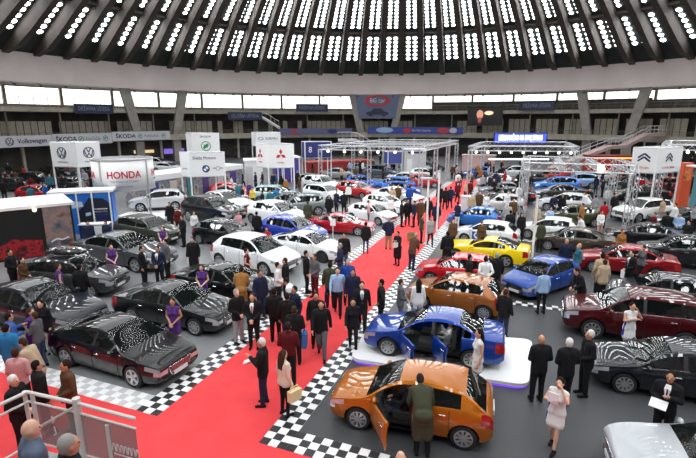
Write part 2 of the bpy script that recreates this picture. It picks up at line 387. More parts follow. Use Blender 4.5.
def car_tpl(kind):
    if kind in TPL: return TPL[kind]
    c = CARS[kind]; me, xf, xr = car_shell(c); tg = split_tags(me); bpy.data.meshes.remove(me)
    L, W = c['L'], c['W']; top = hermite(c['top']); belt = hermite(c['belt'])
    P = dict(c=c, xf=xf, xr=xr)
    two = c['nd'] == 2
    body = merge(tg.get(T_BODY)); arch = tg.get(T_ARCH); arch.m = [1]*len(arch.f)
    if two:
        for k in (T_D0+2, T_D0+3):
            if k in tg: body = merge(body, tg.pop(k))
    far = merge(body, *[tg[k] for k in (6, 7, 8, 9) if k in tg])
    P['body_src'] = merge(body, arch); P['body_far'] = raw_mesh(merge(far, arch), 'car_body_far')
    P['windshield'] = raw_mesh(tg[T_WS], 'windshield'); P['rear_window'] = raw_mesh(tg[T_RW], 'rear_window')
    for nm, t_ in (('headlight', T_HL), ('tail_light', T_TL)):
        a, b = MB(), MB()
        for f in tg[t_].f:
            y = sum(tg[t_].v[i][1] for i in f)
            q = a if y > 0 else b; q.add([tg[t_].v[i] for i in f], [tuple(range(len(f)))])
        P[nm] = [raw_mesh(a, nm), raw_mesh(b, nm)]
    P['doors'] = []
    gaps = MB()
    for s_ in (1, -1):
        for td in sorted(set(c['doors'])):
            pts = []
            for i in range(9):
                zz = c['zl']+.10+(belt(td)-.02-c['zl']-.10)*i/8; h_ = belt(td)-c['zl']; fr_ = (zz-c['zl'])/h_
                prof = [(0, .95), (.33, .99), (.58, 1.), (.80, .985), (1., .945)]
                for (a0, w0_), (a1, w1_) in zip(prof[:-1], prof[1:]):
                    if a0 <= fr_ <= a1+1e-6: yy = (w0_+(w1_-w0_)*(fr_-a0)/(a1-a0))*W/2; break
                aa, bb = td/.75, (L-td)/.7
                if aa < 1: yy *= .80+.20*(1-(1-aa)**2.6)
                if bb < 1: yy *= .84+.16*(1-(1-bb)**2.6)
                if abs(L/2-td-xr) < c['rw']+.05 and zz < c['rw']+.02+math.sqrt(max(0, (c['rw']+.055)**2-(L/2-td-xr)**2)): continue
                pts.append((L/2-td, s_*(yy+.003), zz))
            for p0, p1 in zip(pts[:-1], pts[1:]): gaps.capsule(p0, p1, .0085, n=5, k=1)
    P['gaps'] = gaps
    xd = [L/2-v for v in c['doors']]
    for k in range(4):
        if T_D0+k in tg: P['doors'].append((k, raw_mesh(tg[T_D0+k], 'car_door'), raw_mesh(tg[T_W0+k], 'door_window') if T_W0+k in tg else None))
        elif T_W0+k in tg: P.setdefault('quarter', []).append(raw_mesh(tg[T_W0+k], 'quarter_window'))
    P['side_far'] = [raw_mesh(merge(*[tg[T_W0+k] for k in ks if T_W0+k in tg]), 'side_window') for ks in ((0, 2), (1, 3))]
    P['wheel'] = raw_mesh(wheel_mesh(c['rw']), 'wheel'); P['rim5'] = raw_mesh(rim_mesh(c['rw'], .2, 5), 'rim'); P['rim9'] = raw_mesh(rim_mesh(c['rw'], .2, 9), 'rim')
    wf = wheel_mesh(c['rw']); rf = rim_mesh(c['rw'], .2, 5); rf.m = [1+q for q in rf.m]; P['wheel_far'] = raw_mesh(merge(wf, rf), 'wheel_far')
    # grille, intake, plates, mirrors, handles, interior
    zf = belt(.05); g = MB(); x = L/2
    zt_, zb_ = zf*.93, zf*.60
    poly = [(-.42, zt_), (.42, zt_), (.36, zb_), (.30, zf*.50), (-.30, zf*.50), (-.36, zb_)]
    vs = [(x+.012, a, b) for a, b in poly]+[(x-.06, a, b) for a, b in poly]; n = len(poly)
    g.add(vs, [tuple(range(n)), tuple(range(n, 2*n))[::-1]]+[(i, n+i, n+(i+1) % n, (i+1) % n) for i in range(n)])
    for i in range(5): g.box((x+.014, 0, zb_+(zt_-zb_)*(i+.5)/5), (.012, .68, .012), mi=1)
    for (a, b) in zip(poly, poly[1:]+poly[:1]): g.tube((x+.012, a[0], a[1]), (x+.012, b[0], b[1]), .014, 6, mi=1)
    P['grille'] = raw_mesh(g, 'grille')
    k_ = MB(); k_.box((x-.01, 0, c['zl']+.17), (.06, .95, .09)); P['intake'] = raw_mesh(k_, 'air_intake')
    pl = MB(); pl.box((x+.025, 0, zf*.56), (.02, .52, .115)); P['plate'] = raw_mesh(pl, 'number_plate')
    pr = MB(); pr.box((-x-.012, 0, belt(L-.08)*.80), (.02, .52, .115)); P['plate_r'] = raw_mesh(pr, 'number_plate')
    P['mirror'] = []
    for s in (1, -1):
        m = MB(); xm = L/2-c['win'][0]-.02; zm = belt(c['win'][0])+.07
        m.ball((xm, s*(W/2+.06), zm), (.075, .11, .07), 10, 6); m.capsule((xm, s*(W/2-.06), zm-.04), (xm, s*(W/2+.03), zm-.02), .022, n=6)
        P['mirror'].append(raw_mesh(m, 'wing_mirror'))
    P['handle'] = {}
    for k, (te) in ((0, c['doors'][1]-.2), (1, c['doors'][1]-.2), (2, c['doors'][2]-.16), (3, c['doors'][2]-.16)):
        m = MB(); s = 1 if k % 2 == 0 else -1
        m.capsule((L/2-te-.08, s*(W/2-.005), belt(te)-.15), (L/2-te+.08, s*(W/2-.005), belt(te)-.15), .018, n=6); P['handle'][k] = raw_mesh(m, 'door_handle')
    i_ = MB(); xa, xb = L/2-c['cowl']-.15, L/2-c['rroof']-.1
    i_.box(((xa+xb)/2, 0, c['zl']+.11), (xa-xb, W*.80, .06)); i_.box((xa, 0, c['zl']+.42), (.34, W*.8, .34)); i_.box((xb, 0, c['zl']+.35), (.06, W*.8, .6))
    i_.tube((xa-.22, .36, c['zl']+.57), (xa-.26, .36, c['zl']+.58), .18, 14)
    P['dash'] = raw_mesh(i_, 'dashboard')
    s_ = MB(); s_.box((0, 0, .12), (.5, .48, .2)); s_.box((-.27, 0, .42), (.14, .46, .62)); s_.box((-.33, 0, .78), (.08, .24, .16)); P['seat'] = raw_mesh(s_, 'seat')
    P['seats'] = [(xa-.75, .36, c['zl']+.14), (xa-.75, -.36, c['zl']+.14), (xb+.52, .36, c['zl']+.14), (xb+.52, -.36, c['zl']+.14)]
    g_ = P['gaps']; g_.m = [1]*len(g_.f); P['body'] = raw_mesh(merge(P['body_src'], g_), 'car_body')
    TPL[kind] = P
    return P
FOOT = []                                               # car footprints
OBST = []                                               # posts, booths and towers on the floor: centre, yaw, length, width
def obb_hit(a, b):
    def ax(q): c, s_ = math.cos(q[1]), math.sin(q[1]); return Vector((c, s_)), Vector((-s_, c))
    A, B = ax(a), ax(b); d = Vector((b[0].x-a[0].x, b[0].y-a[0].y))
    for n in A+B:
        ra = abs(A[0].dot(n))*a[2]/2+abs(A[1].dot(n))*a[3]/2; rb = abs(B[0].dot(n))*b[2]/2+abs(B[1].dot(n))*b[3]/2
        if abs(d.dot(n)) > ra+rb: return False
    return True
def fit_spot(loc, yaw, L, W, reach=2.6):
    test = lambda p: any(obb_hit((p, yaw, L+.1, W+.1), q) for q in OBST+[f[:4] for f in FOOT])
    if not test(loc): return loc
    for r in [x*.2 for x in range(1, int(reach/.2)+1)]:
        for k in range(12):
            p = loc+Vector((math.cos(k*PI/6)*r, math.sin(k*PI/6)*r, 0))
            if not test(p): return p
    print('NOFIT', loc, L); return loc
def car(kind, rgb, fw=None, rw=None, side='R', label='', detail=2, z=0., group=None, ctr=None, yaw=None, anchor='f', rim='rim5', opened=(), rimcol=ALLOY, metal=.35, front=None, plate=True, name='car', glass=None, sc=None):
    P = car_tpl(kind); c = P['c']; s = 1 if side == 'L' else -1
    if fw:
        f, r = G(*fw, z), G(*rw, z); d = (f-r); wb = d.length; d.normalize(); left = Vector((-d.y, d.x, 0))
        k = max(.86, min(1.05, wb/c['wb'])); mid = (f-d*k*c['wb']/2 if anchor == 'f' else r+d*k*c['wb']/2)-left*s*(c['W']/2-.03)*k
        yaw = math.atan2(d.y, d.x)
        xm = (P['xf']+P['xr'])/2*k
        loc = mid-Vector((math.cos(yaw), math.sin(yaw), 0))*xm
        0 and print('CAR %-60s wb %.2f/%.2f yaw %.0f Y %.1f' % (label[:60], wb, c['wb'], math.degrees(yaw), loc.y))
    else:
        k = sc or .9; yaw = math.radians(yaw); loc = fit_spot(G(*ctr, z), yaw, c['L']*k, c['W']*k)
    loc.z = z
    o = empty(name, loc, yaw, k); tag(o, label, 'car', group)
    for f in FOOT:
        if obb_hit((loc, yaw, c['L']*k-.05, c['W']*k-.05), f): print('CARHIT', label[:50], '|', f[4][:50])
    FOOT.append((loc.copy(), yaw, c['L']*k, c['W']*k, label))
    pm = paint(*rgb, metal)
    if detail == 0 or detail == 1:
        link('body', P['body_far'], o, [pm, BLACK]); gl = GLASSD
        link('windshield', P['windshield'], o, [gl]); link('rear_window', P['rear_window'], o, [gl])
        for m in P['side_far']: link('side_window', m, o, [gl])
        for m in P['headlight']: link('headlight', m, o, [LAMP])
        for m in P['tail_light']: link('tail_light', m, o, [TAIL])
        if detail == 1:
            link('grille', P['grille'], o, [BLACK, CHROME]); link('number_plate', P['plate'], o, [PLATE]); link('number_plate', P['plate_r'], o, [PLATE])
            for i, m in enumerate(P['mirror']): link('wing_mirror', m, o, [pm])
    else:
        gl = GLASS
        link('body', P['body'], o, [pm, BLACK]); link('windshield', P['windshield'], o, [gl]); link('rear_window', P['rear_window'], o, [gl])
        for m in P['headlight']: link('headlight', m, o, [LAMP])
        for m in P['tail_light']: link('tail_light', m, o, [TAIL])
        for m in P.get('quarter', []): link('quarter_window', m, o, [gl])
        for kk, dm, wm in P['doors']:
            d_ = link('car_door', dm, o, [pm])
            if wm: link('door_window', wm, d_, [gl])
            link('door_handle', P['handle'][kk], d_, [CHROME])
            if kk in opened:                            # swing about the front edge
                hx = c['L']/2-(c['doors'][0] if kk < 2 else c['doors'][1]); hy = (c['W']/2-.04)*(1 if kk % 2 == 0 else -1)
                a = math.radians(58)*(-1 if kk % 2 == 0 else 1)
                d_.matrix_local = Matrix.Translation((hx, hy, 0)) @ Matrix.Rotation(a, 4, 'Z') @ Matrix.Translation((-hx, -hy, 0))
                md = d_.modifiers.new('t', 'SOLIDIFY'); md.thickness = .09; md.offset = -1
        link('grille', P['grille'], o, [BLACK, CHROME]); link('air_intake', P['intake'], o, [BLACK])
        if plate: link('number_plate', P['plate'], o, [PLATE]); link('number_plate', P['plate_r'], o, [PLATE])
        for m in P['mirror']: link('wing_mirror', m, o, [pm])
        link('dashboard', P['dash'], o, [BLACK])
        for q in P['seats']:
            st = link('seat', P['seat'], o, [SEAT]); st.location = q
    for x in (P['xf'], P['xr']):
        for sd in (1, -1):
            if detail == 2:
                w = link('wheel', P['wheel'], o, [TYRE]); link('rim', P[rim], w, [rimcol, BLACK])
            else: w = link('wheel', P['wheel_far'], o, [TYRE, rimcol, BLACK])
            w.location = (x, sd*(c['W']/2-.11), c['rw'])
            if sd < 0: w.rotation_euler = (0, 0, PI)
    return o
def inside_car(p, m=.26, skip=()):
    for (l, yaw, L, W, lab) in FOOT:
        d = Vector((p[0]-l.x, p[1]-l.y)); c_, s_ = math.cos(yaw), math.sin(yaw); u, v = d.x*c_+d.y*s_, -d.x*s_+d.y*c_
        if abs(u) < L/2+m and abs(v) < W/2+m and lab not in skip: return (l, yaw, L, W, u, v)
    return None
# ------------------------------------------------------------------ people templates (1.75 m tall, facing +x)
POSES = {   # left/right elbow and wrist, left/right knee and ankle, forward lean
 'stand': ((-.03, .25, 1.15), (.06, .26, .90), (-.03, -.25, 1.15), (.06, -.26, .90), (.02, .10, .50), (0, .11, .09), (.02, -.10, .50), (0, -.11, .09), 0),
 'clasp': ((-.02, .25, 1.15), (.20, .05, 1.00), (-.02, -.25, 1.15), (.20, -.05, 1.00), (.02, .10, .50), (0, .11, .09), (.02, -.10, .50), (0, -.11, .09), 0),
 'phone': ((.07, .24, 1.17), (.27, .08, 1.30), (.02, -.25, 1.16), (.24, -.08, 1.14), (.02, .10, .50), (.02, .11, .09), (.02, -.10, .50), (-.02, -.11, .09), 0),
 'walk': ((-.12, .24, 1.16), (-.10, .26, .91), (.10, -.24, 1.17), (.24, -.24, .97), (.18, .09, .53), (.26, .09, .10), (.03, -.09, .48), (-.26, -.09, .15), 0),
 'back': ((-.14, .26, 1.16), (-.17, .07, .99), (-.14, -.26, 1.16), (-.17, -.07, .99), (.02, .11, .50), (0, .13, .09), (.02, -.11, .50), (0, -.13, .09), 0),
 'hip': ((-.05, .33, 1.18), (.06, .19, 1.02), (-.02, -.25, 1.15), (.07, -.25, .90), (.03, .10, .50), (.03, .12, .09), (.01, -.10, .50), (-.03, -.10, .09), 0),
 'raise': ((.14, .26, 1.30), (.13, .12, 1.53), (.10, -.26, 1.20), (.22, -.05, 1.30), (.10, .08, .51), (.16, .08, .10), (.02, -.08, .49), (-.16, -.08, .13), 0),
 'lean': ((.18, .24, 1.22), (.36, .20, 1.20), (.20, -.24, 1.22), (.38, -.16, 1.16), (.03, .10, .50), (0, .11, .09), (.02, -.10, .50), (-.04, -.11, .09), 48),
 'sit': ((.10, .22, 1.18), (.34, .12, 1.10), (.10, -.22, 1.18), (.34, -.12, 1.10), (.40, .11, .93), (.50, .11, .55), (.40, -.11, .93), (.50, -.11, .55), -14),
 'bend': ((.08, .24, 1.18), (.28, .12, 1.08), (.08, -.24, 1.18), (.28, -.12, 1.08), (.03, .10, .50), (0, .11, .09), (.02, -.10, .50), (-.02, -.11, .09), 22),
}
def remesh(mb, vox, it=4, name='p'):
    o = to_work(mb.build('tmp', [SKIN])); r = o.modifiers.new('r', 'REMESH'); r.mode = 'VOXEL'; r.voxel_size = vox
    s = o.modifiers.new('s', 'SMOOTH'); s.factor = .5; s.iterations = it
    me = evaluated(o); kill(o); me.materials.clear()
    me.polygons.foreach_set('use_smooth', [True]*len(me.polygons)); me.name = name
    return me
def append_to(me, mb):
    a = MB(); a.v = [tuple(v.co) for v in me.vertices]; a.f = [tuple(p.vertices) for p in me.polygons]; a.m = [0]*len(a.f)
    bpy.data.meshes.remove(me); a = merge(a, mb)
    m = bpy.data.meshes.new('person_body'); m.from_pydata(a.v, [], a.f); m.polygons.foreach_set('material_index', a.m)
    m.polygons.foreach_set('use_smooth', [True]*len(a.f)); m.update(); return m
PT = {}
def person_tpl(pose, sex, fit, hair, lod):
    key = (pose, sex, fit, hair, lod)
    if key in PT: return PT[key]
    eL, wL, eR, wR, kL, aL, kR, aR, lean = [Vector(q) if not isinstance(q, int) else q for q in POSES[pose]]
    f = sex == 'F'; wd = .90 if f else 1.0
    RL = Matrix.Rotation(math.radians(lean), 3, 'Y'); piv = Vector((0, 0, .95))
    def up(v): v = Vector(v); return piv+RL@(v-piv)
    sh = .185*wd
    sL, sR = up((0, sh, 1.42)), up((0, -sh, 1.42)); eL, wL, eR, wR = [up((q.x, q.y*wd, q.z)) for q in (eL, wL, eR, wR)]
    neck, hd = up((0, 0, 1.48)), up((.015, 0, 1.625)); hL, hR = Vector((0, .09, .90)), Vector((0, -.09, .90))
    if f: hL.y, hR.y = .085, -.085
    def torso(mb, d=0., bottom=.93, mi=0):
        bust = .035 if f else 0
        for s in (1, -1):
            mb.capsule(up((0, s*.075*wd, 1.30)), up((0, s*.08*wd, 1.36)), .112*wd+d)
            mb.capsule(up((0, s*.055, 1.10)), up((0, s*.075*wd, 1.30)), (.098 if f else .112)+d, .112*wd+d)
            mb.capsule(Vector((0, s*.075, bottom)), up((0, s*.055, 1.10)), (.116 if f else .108)+d, (.098 if f else .110)+d)
            mb.capsule(up((0, s*sh*.9, 1.415)), up((0, 0, 1.45)), .062+d, .06+d)
            if f: mb.ball(up((.075, s*.075, 1.27)), .068+d, 10, 6)
    def arms(mb, d=0., frac=1., k=1.):
        for s_, e_, w_ in ((sL, eL, wL), (sR, eR, wR)):
            mb.capsule(s_, e_, .055*k+d, .043*k+d)
            if frac > .5: mb.capsule(e_, e_+(w_-e_)*min(1, frac), .043*k+d, (.034 if frac >= 1 else .036)*k+d)
    def legs(mb, d=0., low=1., k=1.):
        for h_, k_, a_ in ((hL, kL, aL), (hR, kR, aR)):
            mb.capsule(h_, k_, .085*k+d, .058*k+d); mb.capsule(k_, k_+(a_-k_)*low, .056*k+d, .040*k+d)
    out = {}
    ka = .82 if f else 1.; kl = .90 if f else 1.
    vb = .016 if lod else .032; vc = .018 if lod else .034
    b = MB(); torso(b, -.012); arms(b, 0, 1., ka); legs(b, 0, 1., kl)
    b.capsule(neck-Vector((0, 0, .04)), hd-Vector((0, 0, .07)), .056 if not f else .047)
    b.ball(hd, (.093, .073, .118), 14, 10, R=RL); b.ball(hd+RL@Vector((.035, 0, -.065)), (.055, .05, .055), 10, 6, R=RL)
    b.ball(hd+RL@Vector((.096, 0, -.015)), (.022, .014, .024), 8, 6, R=RL)
    for s in (1, -1): b.ball(hd+RL@Vector((-.005, s*.076, -.005)), (.022, .012, .032), 8, 6, R=RL)
    for w_, e_ in ((wL, eL), (wR, eR)):
        d = (w_-e_).normalized(); b.capsule(w_, w_+d*.075, .030*ka, .032*ka)
    for a_ in (aL, aR): b.capsule(a_+Vector((-.03, 0, -.045)), a_+Vector((.15, 0, -.055)), .035, .03)
    me = remesh(b, vb, 3)
    x = MB()
    for w_, e_, s in ((wL, eL, 1), (wR, eR, -1)):       # five fingers each, curled a little
        d = (w_-e_).normalized(); pal = Vector((0, -s, 0)) if abs(d.z) > .7 else Vector((0, 0, -1)); pal = (pal-d*pal.dot(d)).normalized(); wv = d.cross(pal).normalized()
        for i in range(4):
            ln = (.036, .042, .039, .030)[i]; o = w_+d*.088+wv*(i-1.5)*.018; m1 = o+d*ln+pal*.008; x.capsule(o, m1, .0095, .0085, 6, 2); x.capsule(m1, m1+d*ln*.6+pal*ln*.55, .0085, .0075, 6, 2)
        o = w_+d*.03+wv*-.03; m1 = o+d*.035-wv*.022+pal*.008; x.capsule(o, m1, .012, .010, 6, 2); x.capsule(m1, m1+d*.03, .010, .008, 6, 2)
    for s in (1, -1): x.ball(hd+RL@Vector((.083, s*.032, .005)), (.012, .014, .009), 8, 5, mi=1, R=RL)
    x.ball(hd+RL@Vector((.086, 0, -.062)), (.008, .026, .008), 8, 5, mi=2, R=RL)
    out['body'] = append_to(me, x)
    dress = fit in ('dress',)
    t = MB()
    if dress:
        torso(t, .006, .93)
        for i in range(4):
            z0 = .93-.07*i; r = .112+.004*i; cx = ((kL.x+kR.x)/2)*i*.18
            for y in (-.07, 0, .07): t.capsule((cx, y*1.05, z0), (cx, y*1.05, z0-.05), r-.008, r)
    else:
        lo = {'jacket': .84, 'shirt': .90, 'coat': .82}[fit]; d = {'jacket': .019, 'shirt': .011, 'coat': .026}[fit]
        torso(t, d, lo); arms(t, d*.75, .97, ka)
        t.capsule(neck-Vector((0, 0, .05)), neck+Vector((0, 0, .005)), .062+d*.5)
        if fit == 'coat':
            t.capsule((-.05, -.07, .93), (-.05, .07, .93), .135, .135); t.capsule((-.03, -.07, .82), (-.03, .07, .82), .135, .135)
            for s in (1, -1):
                for i in range(4): t.capsule((0, s*.07, .82-.09*i), (0, s*.08, .74-.09*i), .14, .145)
    out['top'] = remesh(t, vc, 3, 'clothing_top')
    if not dress:
        l = MB()
        for s in (1, -1): l.capsule((0, s*.07, .92), (0, s*.08, .86), .115, .115)
        legs(l, .018 if not f else .010, 1.0, kl)
        out['trousers'] = remesh(l, vc, 2, 'trousers')
    s_ = MB()
    for a_ in (aL, aR):
        s_.capsule(a_+Vector((-.04, 0, -.045)), a_+Vector((.16, 0, -.055)), .044, .036); s_.capsule(a_, a_+Vector((-.02, 0, -.03)), .046, .046)
    out['shoes'] = remesh(s_, vc*.9, 1, 'shoes')
    if hair != 'bald':
        h = MB(); h.ball(hd+RL@Vector((-.022, 0, .030)), (.093, .084, .108), 14, 10, R=RL)
        if hair == 'long':
            for y in (-.055, 0, .055):
                h.capsule(hd+RL@Vector((-.06, y, .02)), hd+RL@Vector((-.095, y*1.1, -.16)), .05, .045); h.capsule(hd+RL@Vector((-.095, y*1.1, -.16)), hd+RL@Vector((-.115, y*1.1, -.33)), .042, .028)
        elif hair == 'bun': h.ball(hd+RL@Vector((-.11, 0, .05)), .045)
        else: h.ball(hd+RL@Vector((-.045, 0, -.02)), (.062, .076, .07), 10, 8, R=RL)
        out['hair'] = remesh(h, .016 if lod else .03, 2, 'hair')
    if fit == 'suit': pass
    # open-jacket shirt front and tie
    v = MB(); q = [(.135, 0, 1.08), (.14, .06, 1.40), (.075, .045, 1.475), (.075, -.045, 1.475), (.14, -.06, 1.40)]
    q2 = [(a+.012, b_, c) for a, b_, c in q]
    v.add([up(p) for p in q]+[up(p) for p in q2], [(0, 4, 3, 2, 1), (5, 6, 7, 8, 9)]+[(i, (i+1) % 5, 5+(i+1) % 5, 5+i) for i in range(5)])
    out['shirt_front'] = v.mesh('shirt_front')
    v = MB(); v.capsule(up((.157, 0, 1.12)), up((.150, 0, 1.40)), .016, .011, 8, 2); out['tie'] = v.mesh('tie')
    out['hands'] = (wL, wR); out['zmin'] = min(vv.co.z for vv in out['shoes'].vertices)
    PT[key] = out
    return out
HAIRC = dict(k=(28, 22, 20), b=(62, 42, 30), d=(40, 30, 26), g=(150, 148, 145), w=(215, 213, 210), o=(190, 150, 95), r=(110, 40, 30))
DIRS = dict(R=0, RA=45, A=90, LA=135, L=180, LT=225, T=270, TR=315)
PLACED = []
HANDS = {}
NUDGED = []
CC = dict(k=(26, 26, 29), n=(32, 38, 62), g=(92, 92, 96), lg=(150, 150, 152), w=(222, 222, 222), b=(60, 95, 165), lb=(150, 180, 215), bl=(35, 70, 150), r=(165, 28, 36), dr=(90, 24, 30), br=(86, 62, 44), tan=(150, 104, 56), be=(178, 158, 132), pu=(84, 52, 122), ol=(62, 66, 50), gr=(50, 110, 60), ye=(220, 190, 80), pk=(200, 150, 150), je=(58, 72, 104), kh=(140, 122, 92), dj=(38, 46, 70), te=(50, 105, 120), gb=(88, 98, 118), tq=(40, 120, 170), cr=(215, 205, 185))
def person(hx, hy, sex, fit, pose, face, top, bot, hair, label, H=None, group=None, lod=None, pos=None, suit=False, tie=None, z=0., skip=(), cat='person', move=True):
    H = H or (1.76 if sex == 'M' else 1.67)
    p = pos.copy() if pos is not None else G(hx, hy, z+H)
    if pose in ('lean', 'bend') and pos is None: p = G(hx, hy, z+(1.42 if pose == 'lean' else 1.66))
    if lod is None: lod = 1 if p.y < 21 else 0
    ang = math.radians(DIRS[face] if isinstance(face, str) else face)
    if pose == 'lean': p -= Vector((math.cos(ang), math.sin(ang), 0))*.55
    if pose == 'bend': p -= Vector((math.cos(ang), math.sin(ang), 0))*.26
    p.z = 0
    if move:
        for _ in range(6):
            hit = inside_car(p, .30, skip)
            if hit:
                l, yaw, L, W, u, v = hit; opts = [(abs(L/2+.31-u), L/2+.31, v), (abs(-L/2-.31-u), -L/2-.31, v), (abs(W/2+.31-v), u, W/2+.31), (abs(-W/2-.31-v), u, -W/2-.31)]
                q = min(opts); u, v = q[1], q[2]; NUDGED.append((round(q[0], 2), label[:50])); p = Vector((l.x+u*math.cos(yaw)-v*math.sin(yaw), l.y+u*math.sin(yaw)+v*math.cos(yaw), 0)); continue
            near = [q for q in PLACED if (q-p).length < .56]
            if near:
                q = near[0]; d = (p-q); d = d.normalized() if d.length > .01 else Vector((1, 0, 0)); p = q+d*.58; continue
            break
    PLACED.append(p.copy())
    style = 'bald' if hair == '0' else ('long' if hair.endswith('l') else 'short'); hc = HAIRC.get(hair[0], HAIRC['k'])
    T = person_tpl(pose, sex, fit, style, lod)
    k = H/1.75
    o = empty('person', (p.x, p.y, z-T['zmin']*k), ang, k); HANDS[label] = [(Matrix.Translation(o.location) @ Matrix.Rotation(ang, 4, 'Z')) @ (q*k) for q in T['hands']]+[ang]; tag(o, label, cat, group)
    sk = [SKIN, pbsdf('skin_tan', lin(188, 138, 108), .55), pbsdf('skin_fair', lin(218, 172, 148), .55)][len(PLACED) % 3]
    link('body', T['body'], o, [sk, EYEM, LIPM])
    ct = cloth(*CC[top]); cb = cloth(*CC[bot])
    nm = {'jacket': 'jacket', 'shirt': 'shirt', 'coat': 'coat', 'dress': 'dress'}[fit]
    link(nm, T['top'], o, [ct])
    if 'trousers' in T: link('trousers', T['trousers'], o, [cb])
    link('shoes', T['shoes'], o, [cloth(24, 22, 22) if bot not in ('w',) else cloth(200, 200, 200)])
    if 'hair' in T: link('hair', T['hair'], o, [cloth(*hc)])
    if suit:
        link('shirt_front', T['shirt_front'], o, [cloth(225, 225, 225)])
        if tie: link('tie', T['tie'], o, [cloth(*CC[tie])])
    return o
# ==== SCENE
# ------------------------------------------------------------------ picture settings, camera, world
S.view_settings.view_transform = 'Standard'; S.view_settings.look = 'None'; S.view_settings.gamma = 1; S.view_settings.exposure = 0.0; S.view_settings.use_curve_mapping = False
cam = bpy.data.cameras.new('camera'); co = bpy.data.objects.new('camera', cam); COL.objects.link(co)
co.location = (0, 0, EYE); co.rotation_euler = (PI/2-PITCH, 0, 0); cam.sensor_width = 36; cam.lens = F/696*36; cam.clip_end = 400; S.camera = co
S.world = bpy.data.worlds.new('world'); S.world.use_nodes = True
S.world.node_tree.nodes['Background'].inputs[0].default_value = (.8, .9, 1, 1); S.world.node_tree.nodes['Background'].inputs[1].default_value = .05
S.cycles.max_bounces = 6; S.cycles.diffuse_bounces = 3; S.cycles.glossy_bounces = 3; S.cycles.transparent_max_bounces = 6; S.cycles.sample_clamp_indirect = 6
DISC_E, WIN_E = 19.0, 2.4
# ------------------------------------------------------------------ the hall
CONC = noisy('gallery_concrete', (.34, .315, .26), (.44, .41, .345), 1.2, .8)
RINGM = noisy('ring_plaster', (.72, .64, .61), (.79, .71, .68), .25, .75)
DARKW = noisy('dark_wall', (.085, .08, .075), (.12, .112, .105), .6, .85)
SHUT = noisy('beige_shutter', (.47, .43, .35), (.56, .52, .43), 2.5, .7)
DOMEM = noisy('dome_shell', (.020, .026, .025), (.032, .038, .036), .4, .85)
RIBM = noisy('dome_rib', (.065, .052, .046), (.085, .07, .062), .4, .8)
FLOORM = noisy('hall_floor', (.125, .127, .13), (.15, .152, .155), .35, .42)
DARKF = noisy('dark_stand_carpet', (.048, .05, .054), (.058, .06, .064), .5, .5)
LIGHTF = noisy('light_stand_floor', (.175, .18, .184), (.24, .245, .25), .3, .25)
REDC = noisy('red_carpet_pile', (.68, .042, .048), (.76, .054, .06), 1.4, .9, .15)
PANE = glow('daylight_pane', (1, .99, .97), WIN_E)
OCUL = glow('dome_light_pane', (.95, .98, 1), DISC_E)
deg = math.radians
def hp(r, th, z=0): return Vector((CEN.x+r*math.sin(deg(th)), CEN.y+r*math.cos(deg(th)), z))
m = MB(); m.prism([hp(60, i*5).to_2d() for i in range(72)], -.3, 0); struct(m.build('floor', FLOORM))
m = MB(); m.arc(CEN, 50, 52, 11.4, 15.0, 0, 2*PI, 120); m.arc(CEN, 49.86, 50.0, 11.4, 11.62, 0, 2*PI, 120); struct(m.build('trim_ring_beam', RINGM, smooth=False))
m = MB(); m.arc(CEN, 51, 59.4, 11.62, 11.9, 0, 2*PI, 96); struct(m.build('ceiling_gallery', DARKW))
# dome
Rs = (50*50+16*16)/32.; cz = 31-Rs
def dp(s, th, off=0.):
    a = s/Rs; r = (Rs-off)*math.sin(a); return Vector((CEN.x+r*math.sin(th), CEN.y+r*math.cos(th), cz+(Rs-off)*math.cos(a)))
NB = 84; SE = Rs*math.asin(51/Rs)
m = MB(); ss = [0.5+(SE-.5)*i/24 for i in range(25)]; n = NB*2
vs = [dp(s, 2*PI*i/n) for s in ss for i in range(n)]
m.add(vs, [(j*n+i, j*n+(i+1) % n, (j+1)*n+(i+1) % n, (j+1)*n+i) for j in range(24) for i in range(n)]+[tuple(range(n))])
dome = struct(m.build('ceiling', DOMEM, smooth=True))
m = MB()
for b in range(NB):
    th = 2*PI*(b+.5)/NB; pts = [SE-1.0-(SE-6.)*i/16 for i in range(17)]; vs = []
    for s in pts:
        w = .40 if s > 34 else .40*s/34
        t = Vector((math.cos(th), -math.sin(th), 0)); dep = min(1.75, .25+(SE-1.0-s)*.42)*min(1, (s/46)**1.3)
        for o, k in ((-.1, -1), (dep, -1), (dep, 1), (-.1, 1)): vs.append(dp(s, th, o)+t*w*k)
    m.add(vs, [(j*4+k, j*4+(k+1) % 4, j*4+4+(k+1) % 4, j*4+4+k) for j in range(16) for k in range(4)]+[(0, 1, 2, 3), (67, 66, 65, 64)])
rb = struct(m.build('ceiling_ribs', RIBM)); rb.parent = dome
m = MB()
for s in (42.75, 31.6, 22.5, 14.2, 5.2):
    vs = []
    for i in range(n):
        th = 2*PI*i/n
        for (a, o) in ((s-.16, -.1), (s-.16, .45), (s+.16, .45), (s+.16, -.1)): vs.append(dp(a, th, o))
    m.add(vs, [(i*4+k, i*4+(k+1) % 4, ((i+1) % n)*4+(k+1) % 4, ((i+1) % n)*4+k) for i in range(n) for k in range(4)])
pr = struct(m.build('ceiling_purlins', RIBM)); pr.parent = dome
ROWS = [(49.3-1.02*i, .335) for i in range(6)]+[(41.45-.82*i, .275) for i in range(12)]+[(30.6-.8*i, .19) for i in range(10)]+[(21.4-.75*i, .145) for i in range(9)]+[(13.2-.75*i, .10) for i in range(10)]
